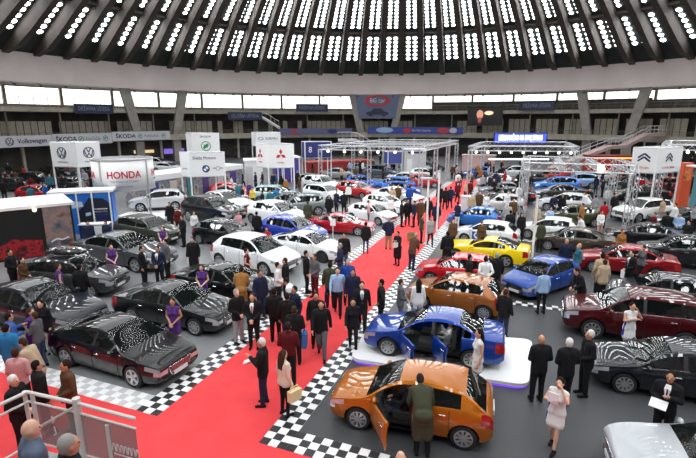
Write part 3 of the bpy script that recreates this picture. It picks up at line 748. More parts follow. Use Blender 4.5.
for b in range(NB):
    m = MB()
    for s, r in ROWS:
        w = 2*PI*s/NB; dth = (.172*w)/s*1.0
        for q in (-1, 1):
            th = 2*PI*b/NB+q*dth; c = dp(s, th, .10); nrm = (dp(s, th, 1)-dp(s, th, 0)).normalized(); u = Vector((math.cos(th), -math.sin(th), 0)); v = nrm.cross(u)
            rr = min(r, w*.125); vs = [c]+[c+(u*math.cos(2*PI*i/10)+v*math.sin(2*PI*i/10))*rr for i in range(10)]
            m.add(vs, [(0, 1+i, 1+(i+1) % 10) for i in range(10)])
    me = bpy.data.meshes.new('window'); me.from_pydata(m.v, [], m.f); me.materials.append(OCUL)
    o = bpy.data.objects.new('window_%d' % (b+1), me); COL.objects.link(o); struct(o)
# gallery
m = MB(); m.arc(CEN, 50.9, 58.2, 7.8, 8.4, 0, 2*PI, 96); struct(m.build('slab_upper_gallery', CONC))
m = MB(); m.arc(CEN, 50, 58.2, 3.55, 4.1, 0, 2*PI, 96); m.arc(CEN, 50, 50.16, 4.1, 4.45, 0, 2*PI, 96); struct(m.build('slab_lower_gallery', CONC))
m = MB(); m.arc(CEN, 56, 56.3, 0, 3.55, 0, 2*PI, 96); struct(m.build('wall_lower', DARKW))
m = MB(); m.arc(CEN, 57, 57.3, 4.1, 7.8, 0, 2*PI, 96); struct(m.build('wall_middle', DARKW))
m = MB(); m.arc(CEN, 59, 59.4, 8.4, 9.0, 0, 2*PI, 96); m.arc(CEN, 59, 59.4, 11.4, 11.62, 0, 2*PI, 96); struct(m.build('wall_upper', CONC))
for i in range(48):                                     # perimeter windows
    a0, a1 = deg(7.5*i-2.25), deg(7.5*(i+1)-2.25); th = (math.degrees(a0)+3.75+180) % 360-180
    m = MB(); m.arc(CEN, 59.1, 59.16, 9.0, 11.4, a0, a1, 4); w = struct(m.build('window_%d' % (NB+1+i), PANE))
    m = MB(); m.arc(CEN, 58.75, 59.1, 8.4, 11.6, a0-.0035, a0+.0035, 1)
    for k in range(1, 4): m.arc(CEN, 58.98, 59.08, 9.0, 11.4, a0+(a1-a0)*k/4-.0005, a0+(a1-a0)*k/4+.0005, 1)
    for z in (9.9,): m.arc(CEN, 58.98, 59.08, z, z+.06, a0, a1, 4)
    f = struct(m.build('window_frame', CONC, w))
    if 14 < th < 58 or 62 < th < 75:                    # boarded lower panes on the right
        m = MB(); m.arc(CEN, 57.6, 57.7, 8.4, 10.2 if th < 50 else 9.9, a0, a1, 4); struct(m.build('wall_screen', noisy('grey_screen', (.13, .13, .125), (.19, .185, .175), 1.5, .8)))
m = MB()
for i in range(360):
    th = i
    if i % 2 == 0: m.tube(hp(51.1, th, 8.4), hp(51.1, th, 9.35), .025, 5)
m.arc(CEN, 51.07, 51.13, 9.3, 9.36, 0, 2*PI, 120); m.arc(CEN, 51.08, 51.12, 8.85, 8.88, 0, 2*PI, 120)
tag(m.build('gallery_railing', CONC), 'thin metal railing along the edge of the upper gallery', 'railing')
m = MB()
for i in range(180): m.tube(hp(50.2, i*2, 4.4), hp(50.2, i*2, 5.05), .025, 5)
m.arc(CEN, 50.17, 50.23, 5.02, 5.08, 0, 2*PI, 120); m.arc(CEN, 50.18, 50.22, 4.72, 4.75, 0, 2*PI, 120)
tag(m.build('gallery_railing', plastic(120, 118, 112)), 'thin metal railing along the edge of the lower gallery', 'railing')
m = MB(); rr = random.Random(3)
for i in range(-78, 82):
    th = i+.0
    blk = (i % 9 in (4,)) if i < 12 else (i % 5 == 2)
    gap = i in (-43, -42, -30, -29, -4, -3, 4, 5) or (-28 < i < -15 and i % 3) or (8 < i < 18)
    if not blk and not gap: m.arc(CEN, 54, 54.12, 4.1, 6.55 if i < 20 else 6.9, deg(th+.06), deg(th+.94), 1)
struct(m.build('wall_shutters', SHUT))
m = MB()
for i in range(48): m.tube(hp(51.0, 7.5*i+2, 0), hp(51.0, 7.5*i+2, 3.55), .22, 12); m.tube(hp(53.4, 7.5*i+2, 4.1), hp(53.4, 7.5*i+2, 7.8), .13, 10)
struct(m.build('columns_gallery', CONC))
n_p = 0
for k in range(8):
    c0 = 1.5+45*k
    for s in (-1, 1):
        n_p += 1; m = MB(); p, q = hp(50.9, c0+s*3.4, 0), hp(50.7, c0+s*5.2, 11.45); p4 = p+(q-p)*.0
        t = Vector((math.cos(deg(c0)), -math.sin(deg(c0)), 0)); nn = Vector((math.sin(deg(c0)), math.cos(deg(c0)), 0)); vs = []
        pm_ = hp(50.9, c0+s*3.4, 4.1)
        for c, w in ((p, .62), (pm_, .62), (q, .75)):
            for a, b in ((-1, -1), (1, -1), (1, 1), (-1, 1)): vs.append(c+t*w*a+nn*.32*b)
        m.add(vs, [(j*4+i, j*4+(i+1) % 4, j*4+4+(i+1) % 4, j*4+4+i) for j in range(2) for i in range(4)]+[(3, 2, 1, 0), (8, 9, 10, 11)])
        struct(m.build('pillar_%d' % n_p, noisy('pier_concrete', (.30, .285, .255), (.38, .36, .33), .8, .8)))
# little lamps along the foot of the ring beam
lampm = pbsdf('lamp_shell', (.10, .09, .085), .5)
for i in range(-20, 24):
    o = empty('ring_lamp', hp(49.35, i*3.75+1, 11.12), -deg(i*3.75+1)); tag(o, 'small dark spotlight in the row along the foot of the ring beam', 'spotlight', 'spotlights along the ring beam')
    mm = MB(); mm.tube((0, 0, 0), (0, -.3, -.16), .14, 8, .2); mm.tube((0, 0, 0), (0, .45, .25), .03, 6); mm.build('housing', lampm, o)
# ------------------------------------------------------------------ floor: stands, red carpet, chequered borders
cR, cL = G(258.5, 443), G(157, 416.6)
gapw = (cR-cL).dot(B_); SW = .63
def hall(a, b, org=cR): return org+A_*a+B_*b
def patch(name, mat, pts, z, struct_=True):
    m = MB(); m.prism([Vector(p).to_2d() for p in pts], 0, z); o = m.build(name, mat)
    return struct(o) if struct_ else o
patch('floor_right_stand', DARKF, [hall(0, 0), hall(0, 24), hall(46, 24), hall(46, 0)], .004)
patch('floor_left_stand', LIGHTF, [hall(0, 0, cL), hall(0, -22, cL), hall(27, -22, cL), hall(27, 0, cL)], .004)
c0a = (cL-cR).dot(A_)
stem = [hall(c0a, 0, cL)] if False else None
m = MB(); P_ = [hall(-7, -14), hall(-7, 19), hall(0, 22), hall(0, 0), hall(47, 0), hall(47, -gapw), cL, cL-B_*19, hall(-7, -14)]
m.prism([Vector(p).to_2d() for p in P_[:-1]], 0, .010)
tag(m.build('red_carpet', REDC), 'long bright red carpet running down the main aisle of the hall', 'carpet')
def checker_mat(dark=(.022, .022, .025)):
    m = bpy.data.materials.new('chequers'); m.use_nodes = True; nt = m.node_tree; b = nt.nodes['Principled BSDF']
    tc = nt.nodes.new('ShaderNodeTexCoord'); mp = nt.nodes.new('ShaderNodeMapping'); ck = nt.nodes.new('ShaderNodeTexChecker')
    mp.inputs['Location'].default_value = (.001, .001, .5); ck.inputs['Scale'].default_value = 1/.21
    ck.inputs['Color1'].default_value = (.80, .80, .79, 1); ck.inputs['Color2'].default_value = (*dark, 1)
    nt.links.new(tc.outputs['Object'], mp.inputs['Vector']); nt.links.new(mp.outputs['Vector'], ck.inputs['Vector']); nt.links.new(ck.outputs['Color'], b.inputs['Base Color'])
    b.inputs['Roughness'].default_value = .38; return m
CHK = checker_mat()
def strip(org, xd, yd, length, width, label, mat=None):
    m = MB(); m.add([(0, 0, .012), (length, 0, .012), (length, width, .012), (0, width, .012), (0, 0, 0), (length, 0, 0), (length, width, 0), (0, width, 0)], [(0, 1, 2, 3), (7, 6, 5, 4), (0, 4, 5, 1), (1, 5, 6, 2), (2, 6, 7, 3), (3, 7, 4, 0)])
    o = m.build('chequered_border', mat or CHK); s = 1 if xd.x*yd.y-xd.y*yd.x > 0 else -1
    M = Matrix(((xd.x, yd.x, 0, org.x), (xd.y, yd.y, 0, org.y), (0, 0, s, 0.0 if s > 0 else .012), (0, 0, 0, 1)))
    if s < 0:
        o.data.flip_normals()
    o.matrix_world = M; tag(o, label, 'floor border')
strip(cR+B_*.005, A_, B_, 45, SW, 'black and white chequered strip along the right edge of the red carpet')
strip(cL-B_*.005, A_, -B_, 45, SW, 'black and white chequered strip along the left edge of the red carpet')
strip(cR+B_*SW+A_*.005, B_, A_, 18, SW, 'black and white chequered strip turning right in front of the orange hatchback')
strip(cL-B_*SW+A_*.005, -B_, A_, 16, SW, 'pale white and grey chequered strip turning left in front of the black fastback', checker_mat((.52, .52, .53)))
strip(G(492, 302), B_, A_, 4.2, .42, 'short chequered strip on the dark floor in front of the blue hatchback')
strip(G(508, 240), B_, A_, 3.6, .42, 'short chequered strip on the floor behind the yellow coupe and the slim white post')
# ------------------------------------------------------------------ things in the hall
RED = plastic(190, 25, 40); NAVY = plastic(35, 40, 105); SKYB = plastic(40, 120, 200); BLK = plastic(20, 20, 22); GRN = plastic(40, 140, 85); GRY = plastic(120, 122, 126); PURP = plastic(70, 55, 140); DBL = plastic(25, 35, 75)
def words_on(txt, size, c, xdir, mat, parent, width=None, name='lettering', bold=.0):
    mb = text_mb(txt, size, width, bold); placed(mb, c, xdir); return mb.build(name, mat, parent)
def mark(mb, c, xdir, mat, parent, name='emblem'): placed(mb, c, xdir); return mb.build(name, mat, parent)
def vw(r):
    m = ring_xz(MB(), r*.86, r); stroke(m, [(-.42*r, .78*r), (0, .05*r), (.42*r, .78*r)], r*.15); stroke(m, [(-.8*r, .40*r), (-.38*r, -.72*r), (0, -.08*r), (.38*r, -.72*r), (.8*r, .40*r)], r*.15); return m
def chevron(r):
    m = MB()
    for dz in (0, -.62*r): stroke(m, [(-r, -.35*r+dz), (0, .45*r+dz), (r, -.35*r+dz)], r*.30)
    return m
def diamonds(r):
    m = MB()
    for a in (90, 210, 330):
        u = Vector((math.cos(deg(a)), math.sin(deg(a)))); n = Vector((-u.y, u.x)); p = [u*.02*r, u*r*.52+n*r*.30, u*r*1.04, u*r*.52-n*r*.30]
        m.add([(q.x, -.01, q.y) for q in p], [(0, 1, 2, 3)]); m.add([(q.x, 0, q.y) for q in p], [(3, 2, 1, 0)])
    return m
def tower(name, label, xl, Yl, xc, Yc, xr, Yr, yt, yb, mat=WHITE, cat='sign', legs=True):
    ym = (yt+yb)/2; Lp, Cp, Rp = AT(xl, ym, Yl), AT(xc, ym, Yc), AT(xr, ym, Yr); Lp.z = Cp.z = Rp.z = 0; z1, z0 = AT(xc, yt, Yc).z, AT(xc, yb, Yc).z
    Bp = Lp+Rp-Cp; base = (Lp+Rp)/2
    o = empty(name, base); tag(o, label, cat)
    q = [(p-base) for p in (Lp, Cp, Rp, Bp)]
    for i in range(4):
        m = MB(); m.wall(q[i], q[(i+1) % 4], z0, z1, .08); m.build('panel', mat, o)
    m = MB()
    for i in range(4):
        m.tube((q[i].x, q[i].y, z0), (q[i].x, q[i].y, z1), .05, 6)
        for z in (z0, z1): m.tube((q[i].x, q[i].y, z), (q[(i+1) % 4].x, q[(i+1) % 4].y, z), .05, 6)
    m.build('frame', STEEL, o)
    if legs:
        for p in q: m = MB(); m.tube((p.x, p.y, 0), (p.x, p.y, z1+.05), .06, 8); m.build('post', WHITE, o)
    def face(k, u=.5, v=.5, off=.055):
        a, b = q[k], q[k+1]; d = (b-a); d.z = 0; L = d.length; d.normalize(); nn = d.cross(Vector((0, 0, 1)))
        c = a+d*L*u+nn*off; c.z = z0+(z1-z0)*v; return c, d, L
    o_h = z1-z0
    for p in q: OBST.append((base+p, 0, .2, .2))
    return o, face, o_h
# white corner sign with the ringed emblem
o, fc, h = tower('advertising_tower', 'white square sign tower on posts with dark ringed emblems', 52, 38.6, 77, 38, 100, 39.6, 143, 167)
for k in (0, 1):
    c, d, L = fc(k, .5 if k else .42, .58); mark(vw(h*.24), c, d, DBL, o); c, d, L = fc(k, .5 if k else .42, .2); words_on('Volkswagen', .2, c, d, GRY, o, L*.42)
# drum sign
cyl = AT(124, 176, 31.2); r_ = 1.9; z0, z1 = AT(124, 191.5, 29.3).z, AT(124, 161.5, 29.3).z; base = Vector((cyl.x, cyl.y, 0))
o = empty('advertising_drum', base); tag(o, 'big white drum-shaped sign on posts with large red capital letters', 'sign')
m = MB(); m.arc((0, 0), r_-.04, r_, z0, z1, 0, 2*PI, 40); m.build('drum', WHITE, o, True)
m = MB(); m.arc((0, 0), r_-.09, r_+.03, z1, z1+.08, 0, 2*PI, 40); m.arc((0, 0), r_-.09, r_+.03, z0-.05, z0, 0, 2*PI, 40); m.build('rim', STEEL, o)
face0 = math.degrees(math.atan2(-cyl.x, -cyl.y))       # bearing of the viewer's side
for a in (-46, 44, 134, 224):
    th = deg(face0+a); m = MB(); m.tube((math.sin(th)*(r_+.04), math.cos(th)*(r_+.04), 0), (math.sin(th)*(r_+.04), math.cos(th)*(r_+.04), z1+.05), .055, 8); m.build('post', STEEL, o)
def wrap(txt, size, width, z, a_mid, mat):
    mb = text_mb(txt, size, width, .012 if size > .4 else 0); vs = []
    for x, y, zz in mb.v:
        th = deg(face0+a_mid)-x/r_; R_ = r_+.012-y; vs.append((math.sin(th)*R_, math.cos(th)*R_, z+zz))
    mb.v = vs; mb.build('lettering', mat, o)
zc = (z0+z1)/2
for a in (0, 92, -92):
    wrap('HONDA', .62, 2.05, zc+.05, a, RED); wrap('The Power of Dreams', .16, 1.7, zc-.35, a, GRY); wrap('automobili i motocikli', .12, .9, z0+.28, a, GRY)
# roundel sign
o, fc, h = tower('advertising_tower', 'white box sign on posts with dark lettering above a blue and white roundel', 181, 37.0, 190, 36.2, 224.5, 37.0, 153, 177)
c, d, L = fc(1, .42, .78); words_on('Delta Motors', .32, c, d, DBL, o, L*.66)
c, d, L = fc(1, .45, .33); c2 = c
m = disc_xz(MB(), h*.155, .006); mark(m, c, d, BLK, o)
m = MB(); disc_xz(m, h*.10, .012, 8, 0, (0, 0), 0, PI/2); disc_xz(m, h*.10, .012, 8, 0, (0, 0), PI, 1.5*PI); mark(m, c, d, WHITE, o)
m = MB(); disc_xz(m, h*.10, .012, 8, 0, (0, 0), PI/2, PI); disc_xz(m, h*.10, .012, 8, 0, (0, 0), 1.5*PI, 2*PI); mark(m, c, d, SKYB, o)
c, d, L = fc(1, .8, .33); m = ring_xz(MB(), h*.07, h*.09); stroke(m, [(-h*.22, 0), (-h*.09, 0)], .04); stroke(m, [(h*.09, 0), (h*.22, 0)], .04); stroke(m, [(-h*.2, .07), (-h*.09, .05)], .03); stroke(m, [(h*.09, .05), (h*.2, .07)], .03); mark(m, c, d, GRY, o)
c, d, L = fc(0, .5, .33); words_on('BMW', .2, c, d, GRY, o, L*.5)
# green roundel sign
o, fc, h = tower('advertising_tower', 'small white box sign with a green ringed emblem', 187, 49, 192.5, 48, 219, 48.4, 133.5, 154)
c, d, L = fc(1, .5, .84); words_on('ŠKODA', .25, c, d, BLK, o, L*.42)
c, d, L = fc(1, .5, .38); m = ring_xz(MB(), h*.20, h*.24); stroke(m, [(-h*.12, -h*.1), (h*.02, h*.02), (h*.12, h*.1)], h*.12); stroke(m, [(-h*.1, h*.08), (h*.1, -h*.06)], h*.06); mark(m, c, d, GRN, o)
# three diamonds sign
o, fc, h = tower('advertising_tower', 'white box sign on posts with a red emblem of three diamonds', 257, 43, 268, 41.5, 293.5, 42, 144.5, 168)
for k, u in ((1, .5), (0, .35)):
    c, d, L = fc(k, u, .56); mark(diamonds(h*.24), c, d, RED, o); c, d, L = fc(k, u, .22); words_on('MITSUBISHI', .14, c, d, RED, o, L*.28)
# oval sign
o, fc, h = tower('advertising_tower', 'grey-white box sign with a small oval emblem beneath the gallery', 252, 56, 256, 55, 280, 55.5, 132.5, 146)
c, d, L = fc(1, .52, .55); words_on('SUBARU', .4, (c+d*.35), d, DBL, o, L*.5); c, d, L = fc(1, .2, .55); m = ring_xz(MB(), .14, .18, sx=1.7); mark(m, c, d, DBL, o)
# chevron sign
o, fc, h = tower('advertising_tower', 'white two-sided sign with double chevron emblems above the right-hand stands', 632.5, 34, 656.5, 33, 680.5, 34.4, 148.5, 173.5)
for k in (0, 1):
    c, d, L = fc(k, .48, .68); mark(chevron(h*.22), c, d, DBL, o); c, d, L = fc(k, .48, .2); words_on('CITROËN', .2, c, d, RED, o, L*.5)
# navy box with white posts
o, fc, h = tower('advertising_tower', 'dark navy box sign between white posts at the back of the left stands', 302, 53, 305, 52, 331, 52.6, 142, 158, NAVY)
c, d, L = fc(1, .2, .5); words_on('8', .9, c, d, WHITE, o, .35)
o, fc, h = tower('advertising_tower', 'pale blue box sign standing behind the truss pavilion', 384, 58, 388, 57, 402, 57.4, 152, 164, plastic(70, 80, 150))
# booths
def booth(name, label, f0, f1, depth, z1, wallm, roofm=WHITE, cat='booth', slab=.14, over=.15):
    f0 = Vector((f0.x, f0.y, 0)); f1 = Vector((f1.x, f1.y, 0)); d = (f1-f0).normalized(); n = Vector((-d.y, d.x, 0)); L = (f1-f0).length
    o = empty(name, f0); tag(o, label, cat); fr = [Vector((0, 0)), d.to_2d()*L, d.to_2d()*L+n.to_2d()*depth, n.to_2d()*depth]
    for i, nm in ((0, 'front_wall'), (1, 'side_wall'), (2, 'back_wall'), (3, 'side_wall')):
        m = MB(); m.wall(fr[i], fr[(i+1) % 4], 0, z1-slab, .1); m.build(nm, wallm, o)
    m = MB(); e = d.to_2d()*over; g = n.to_2d()*over; m.prism([fr[0]-e-g, fr[1]+e-g, fr[2]+e+g, fr[3]-e+g], z1-slab, z1); m.build('roof', roofm, o)
    OBST.append((f0+d*L/2+n*depth/2, math.atan2(d.y, d.x), L, depth)); return o, d, n, L
def graphic(name, cols, scale, parent_obj=None, rough=.4):
    m = bpy.data.materials.new(name); m.use_nodes = True; nt = m.node_tree; b = nt.nodes['Principled BSDF']; b.inputs['Roughness'].default_value = rough
    tc = nt.nodes.new('ShaderNodeTexCoord'); v = nt.nodes.new('ShaderNodeTexNoise'); r = nt.nodes.new('ShaderNodeValToRGB'); v.inputs['Scale'].default_value = scale; v.inputs['Detail'].default_value = 6
    r.color_ramp.elements[0].position = .3; r.color_ramp.elements[1].position = .7
    while len(r.color_ramp.elements) < len(cols): r.color_ramp.elements.new(.5)
    for i, c in enumerate(cols): r.color_ramp.elements[i].position = .32+.36*i/(len(cols)-1); r.color_ramp.elements[i].color = (*lin(*c), 1)
    nt.links.new(tc.outputs['Object'], v.inputs['Vector']); nt.links.new(v.outputs['Fac'], r.inputs['Fac']); nt.links.new(r.outputs['Color'], b.inputs['Base Color']); return m
p1 = G(76.5, 251); d1 = (p1-G(0, 262.5)); d1.z = 0; d1.normalize()
o, d, n, L = booth('exhibition_booth', 'black walled booth with flat white roof and a red crowd picture at the left', p1-d1*6.2, p1, 3.3, 2.62, BLK)
m = MB(); z = .02; mm_ = [(0.1, .05), (L-1.4, .05), (L-1.4, .85), (L-2.6, 1.05), (L-3.6, .55), (.1, .30)]
m.add([(d*a-n*.07+Vector((0, 0, b))).to_tuple() for a, b in mm_], [tuple(range(6))]); m.add([(d*a-n*.06+Vector((0, 0, b))).to_tuple() for a, b in mm_], [tuple(range(6))[::-1]])
m.build('mural', graphic('crowd_print', [(25, 8, 10), (90, 14, 22), (170, 30, 40), (40, 10, 14)], 3.5), o)
m = MB(); m.wall(d*(L-1.25)-n*.1, d*(L-.05)-n*.1, .05, 2.45, .05); m.build('poster', graphic('portrait_print', [(30, 36, 44), (95, 100, 110), (150, 120, 110), (60, 66, 78)], 1.3), o)
m = MB(); stroke(m, [(-.4, -.05), (-.15, .08), (.1, 0), (.4, .1)], .07); placed(m, d*(L-.65)-n*.15+Vector((0, 0, .75)), d); m.build('poster_writing', WHITE, o)
for i in range(3):
    m = MB(); a = 1.4+i*1.6; m.tube(d*a-n*.15+Vector((0, 0, 2.5)), d*a-n*.7+Vector((0, 0, 2.55)), .025, 6); m.ball(d*a-n*.75+Vector((0, 0, 2.5)), .09, 8, 6); m.build('spot_lamp', glow('warm_spot', (1, .75, .45), 6) if i else CHROME, o)
b0, b1 = G(50, 192, 2.6), G(110, 189.5, 2.6)
o, d, n, L = booth('exhibition_booth', 'blue poster booth with white roof beside the drum-shaped sign', b0, b1, 1.3, 2.6, graphic('sky_print', [(30, 90, 190), (45, 125, 215), (90, 165, 230)], .8))
m = MB()                                                # printed vehicle front
pts = [(L*.40, .35), (L*.98, .25), (L*.98, 1.75), (L*.86, 2.1), (L*.62, 2.15), (L*.52, 1.7), (L*.42, 1.35)]
m.add([(d*a-n*.07+Vector((0, 0, b))).to_tuple() for a, b in pts], [tuple(range(7))]); m.build('mural', plastic(28, 34, 52), o)
m = MB()
for i in range(6): m.add([(d*a-n*.08+Vector((0, 0, b))).to_tuple() for a, b in ((L*.66, 1.5-.17*i), (L*.92, 1.5-.17*i), (L*.92, 1.42-.17*i), (L*.66, 1.42-.17*i))], [(0, 1, 2, 3)])
m.build('printed_grille', CHROME, o)
m = MB(); m.add([(d*a-n*.075+Vector((0, 0, b))).to_tuple() for a, b in ((L*.22, 1.5), (L*.52, 1.65), (L*.50, 1.95), (L*.34, 2.0))], [(0, 1, 2, 3)]); m.add([(d*a-n*.085+Vector((0, 0, b))).to_tuple() for a, b in ((L*.54, 1.05), (L*.63, 1.1), (L*.63, 1.3), (L*.54, 1.25))], [(0, 1, 2, 3)]); m.build('printed_glass', plastic(190, 205, 225), o)
for a in (.02, .42, .68, .98): m = MB(); m.tube(d*L*a-n*.16, d*L*a-n*.16+Vector((0, 0, 2.6)), .045, 8); m.build('post', WHITE, o)
f0, f1 = G(150, 208), G(242, 189.5)
o, d, n, L = booth('exhibition_booth', 'long row of booths under one white roof running back along the left side', f0, f1, 2.6, 2.5, graphic('poster_print', [(70, 60, 66), (150, 140, 140), (90, 110, 140), (190, 170, 150), (60, 70, 90)], 1.1), slab=.45)
for i in range(6): m = MB(); m.wall(d*(L*(i+.12)/6)-n*.1, d*(L*(i+.5)/6)-n*.1, .1, 1.9, .05); m.build('poster', [plastic(60, 60, 140), plastic(200, 190, 180), plastic(60, 120, 125), plastic(80, 60, 110), plastic(190, 185, 190), plastic(70, 55, 130)][i], o)
o, d, n, L = booth('exhibition_booth', 'tall white cabin left of the three diamonds sign', G(246, 187)+Vector((0, 0, 0)), G(263, 186.5), 2.6, 2.75, WHITE)
m = MB(); m.wall(d*.1-n*.09, d*.75-n*.09, .05, 2.1, .04); m.build('door', LIGHTGREY, o)
o, d, n, L = booth('exhibition_booth', 'purple-walled booth with white posts under the three diamonds sign', G(277, 183), G(300, 182), 2.2, 2.8, PURP)
for a in (.05, .3, .62, .97): m = MB(); m.tube(d*L*a-n*.16, d*L*a-n*.16+Vector((0, 0, 2.8)), .06, 8); m.build('post', WHITE, o)
o, d, n, L = booth('exhibition_booth', 'white cabin at the far left of the truss pavilion', G(404, 176), G(425, 176), 2.5, 3.3, LIGHTGREY)
m = MB(); m.wall(d*.3-n*.09, d*.95-n*.09, .05, 2.1, .04); m.build('door', WHITE, o)
m = MB(); m.wall(d*.4-n*.09, d*(L-.2)-n*.09, 2.75, 3.1, .04); m.build('sign_board', NAVY, o)
o, d, n, L = booth('exhibition_booth', 'red fronted stand at the back behind the navy box sign', G(309, 174), G(372, 171), 2.5, 1.5, plastic(150, 40, 40), roofm=plastic(160, 60, 55))
o, d, n, L = booth('exhibition_booth', 'pale pink partition block at the far end of the red carpet', G(462, 172), G(494, 173), 1.0, 2.3, plastic(205, 170, 165), roofm=plastic(205, 180, 175))
# counter with hosts on the left
c_ = G(97, 241); o = empty('reception_counter', c_, deg(12)); tag(o, 'blue and white reception counter in front of the blue poster booth', 'counter')
m = MB(); m.box((0, 0, .5), (1.5, .55, 1.0)); m.build('body', plastic(45, 50, 130), o); m = MB(); m.box((.38, -.30, .5), (.7, .03, .9)); m.build('front_panel', WHITE, o); m = MB(); m.box((0, 0, 1.02), (1.6, .65, .05)); m.build('top', WHITE, o)
# stage under the white crossover
m = MB(); q = [G(118, 217), G(150, 226), G(184, 212), G(150, 206)]; m.prism([p.to_2d() for p in q], 0, .10); tag(m.build('display_stage', WHITE), 'low white stage below the drum-shaped sign', 'stage')
# trusses
def truss(p, q, s, parent, name='truss_beam', r=.03):
    p = Vector(p); q = Vector(q); d = (q-p).normalized(); u = Vector((0, 0, 1)) if abs(d.z) < .8 else Vector((1, 0, 0)); v = d.cross(u).normalized(); u = v.cross(d).normalized(); h = s/2
    cs = [(u*a+v*b)*h for a, b in ((1, 1), (1, -1), (-1, -1), (-1, 1))]; m = MB(); L = (q-p).length; n = max(2, int(L/(s*1.1)))
    for c in cs: m.tube(p+c, q+c, r, 6)
    for i in range(n):
        for k in range(4):
            a, b = (cs[k], cs[(k+1) % 4]) if i % 2 == 0 else (cs[(k+1) % 4], cs[k])
            m.tube(p+d*L*i/n+a, p+d*L*(i+1)/n+b, r*.6, 4)
    return m.build(name, STEEL, parent)
def pavilion(label, corners, zt, s=.35, lamps=0, feet=True, mids=()):
    o = empty('truss_pavilion', Vector((corners[0].x, corners[0].y, 0))); tag(o, label, 'truss'); q = [Vector((c.x-corners[0].x, c.y-corners[0].y, zt)) for c in corners]
    for i in range(len(q)): truss(q[i], q[(i+1) % len(q)], s, o)
    for p in q+[Vector((c.x-corners[0].x, c.y-corners[0].y, zt)) for c in mids]: truss((p.x, p.y, 0), (p.x, p.y, zt-s/2), s*.8, o, 'truss_post'); OBST.append((o.location+Vector((p.x, p.y, 0)), 0, s, s))
    k = 0
    for i in range(lamps):
        a, b = (q[0], q[1]); p = a+(b-a)*(i+.5)/lamps; m = MB(); m.ball((p.x, p.y-.05, zt-s/2-.14), .11, 8, 6); m.build('lamp', glow('stage_lamp', (1, .96, .88), 9), o)
    return o, q
c00, c10 = AT(320, 150, 46), AT(421.5, 150, 43.5); c11, c01 = AT(456.5, 150, 58), AT(384, 150, 60)
zt = AT(421.5, 149, 43.5).z
mids = [AT(348, 150, 50.5), AT(371, 150, 44.8), AT(436, 150, 48.8), AT(449, 150, 54)]
mids = [c00+(c01-c00)*.45, c00+(c10-c00)*.5, c10+(c11-c10)*.35, c10+(c11-c10)*.7]
o, q = pavilion('silver truss pavilion on square posts left of the red carpet at the far end', [c00, c10, c11, c01], zt, .42, 6, mids=mids)
for t in (.33, .66): truss(q[0]+(q[3]-q[0])*t, q[1]+(q[2]-q[1])*t, .35, o)
c00, c10 = AT(470.5, 150, 47), AT(577, 150, 46); c11, c01 = AT(566, 150, 56), AT(483, 150, 57)
zt = AT(470.5, 148.5, 47).z
o, q = pavilion('silver truss pavilion with a row of stage lamps right of the red carpet', [c00, c10, c11, c01], zt, .45, 9)
m = MB(); m.box((q[1].x*.5, q[1].y*.5+1, zt-1.1), (6, .3, .12)); m.build('light_bar', glow('tube_light', (1, 1, 1), 3), o)
c00, c10 = AT(526.5, 150, 31), AT(638, 150, 29); c11, c01 = AT(617.5, 150, 34.5), AT(528, 150, 37)
zt = AT(526.5, 166.5, 31).z
o, q = pavilion('grey truss pavilion over the white cars in the middle of the right stands', [c00, c10, c11, c01], zt, .5, 0)
for t in (.35, .7): truss(q[0]+(q[1]-q[0])*t, q[3]+(q[2]-q[3])*t, .35, o)
m = MB(); pL = q[0]+(q[1]-q[0])*.68; m.ball((pL.x, pL.y-.35, zt+.02), .2, 10, 8); m.build('lamp', glow('bright_lamp', (1, .85, .6), 14), o)
c00, c10 = AT(664, 150, 38), AT(712, 150, 37); c11, c01 = AT(716, 150, 44), AT(668, 150, 45); zt = AT(664, 147, 38).z
pavilion('silver truss pavilion with stage lamps at the far right under the gallery', [c00, c10, c11, c01], zt, .45, 5)
# slim lamp posts
def lamp_post(px, py, top, label, arm):
    p = G(px, py); z = AT(px, top, p.y).z; OBST.append((p.copy(), 0, .3, .3)); o = empty('lamp_post', p); tag(o, label, 'lamp')
    m = MB(); m.tube((0, 0, .04), (0, 0, z), .055, 10); m.build('pole', WHITE, o); m = MB(); m.tube((0, 0, 0), (0, 0, .05), .2, 16); m.build('base', LIGHTGREY, o)
    m = MB(); m.box((-.12 if arm else 0, 0, z+.04), (.6 if arm else .16, .3 if arm else .16, .08)); m.build('lamp_head', LIGHTGREY, o)
lamp_post(426, 244, 179, 'slim white lamp post with flat head on the right edge of the red carpet', True)
lamp_post(436.5, 239, 172, 'slim plain white post just behind the flat-headed lamp post', False)
lamp_post(531.5, 263, 197, 'tall slim white post left of the blue hatchback that faces the viewer', False)
# kiosk on the carpet edge
p = G(466, 214); OBST.append((p.copy(), 0, .9, .9)); o = empty('info_kiosk', p, deg(-21)); tag(o, 'plain white info kiosk by the right carpet edge in front of the blue hatchback', 'kiosk'); m = MB(); m.box((0, 0, .65), (.75, .5, 1.3)); m.build('body', LIGHTGREY, o); m = MB(); m.box((0, -.02, 1.33), (.8, .55, .06)); m.build('top', WHITE, o)
for (x, y, lb) in ((286.5, 232, 'thin white info stand in front of the silver off-roader'), (333, 240, 'thin white info stand beside the red hatchback'), (290, 222, 'thin white info stand between the dark car and the silver off-roader')):
    p = G(x, y); o = empty('info_stand', p); tag(o, lb, 'stand'); m = MB(); m.tube((0, 0, 0), (0, 0, .95), .03, 8); m.tube((0, 0, 0), (0, 0, .03), .16, 12); m.build('pole', LIGHTGREY, o); m = MB(); m.box((0, -.03, 1.05), (.3, .04, .4)); m.build('board', WHITE, o)
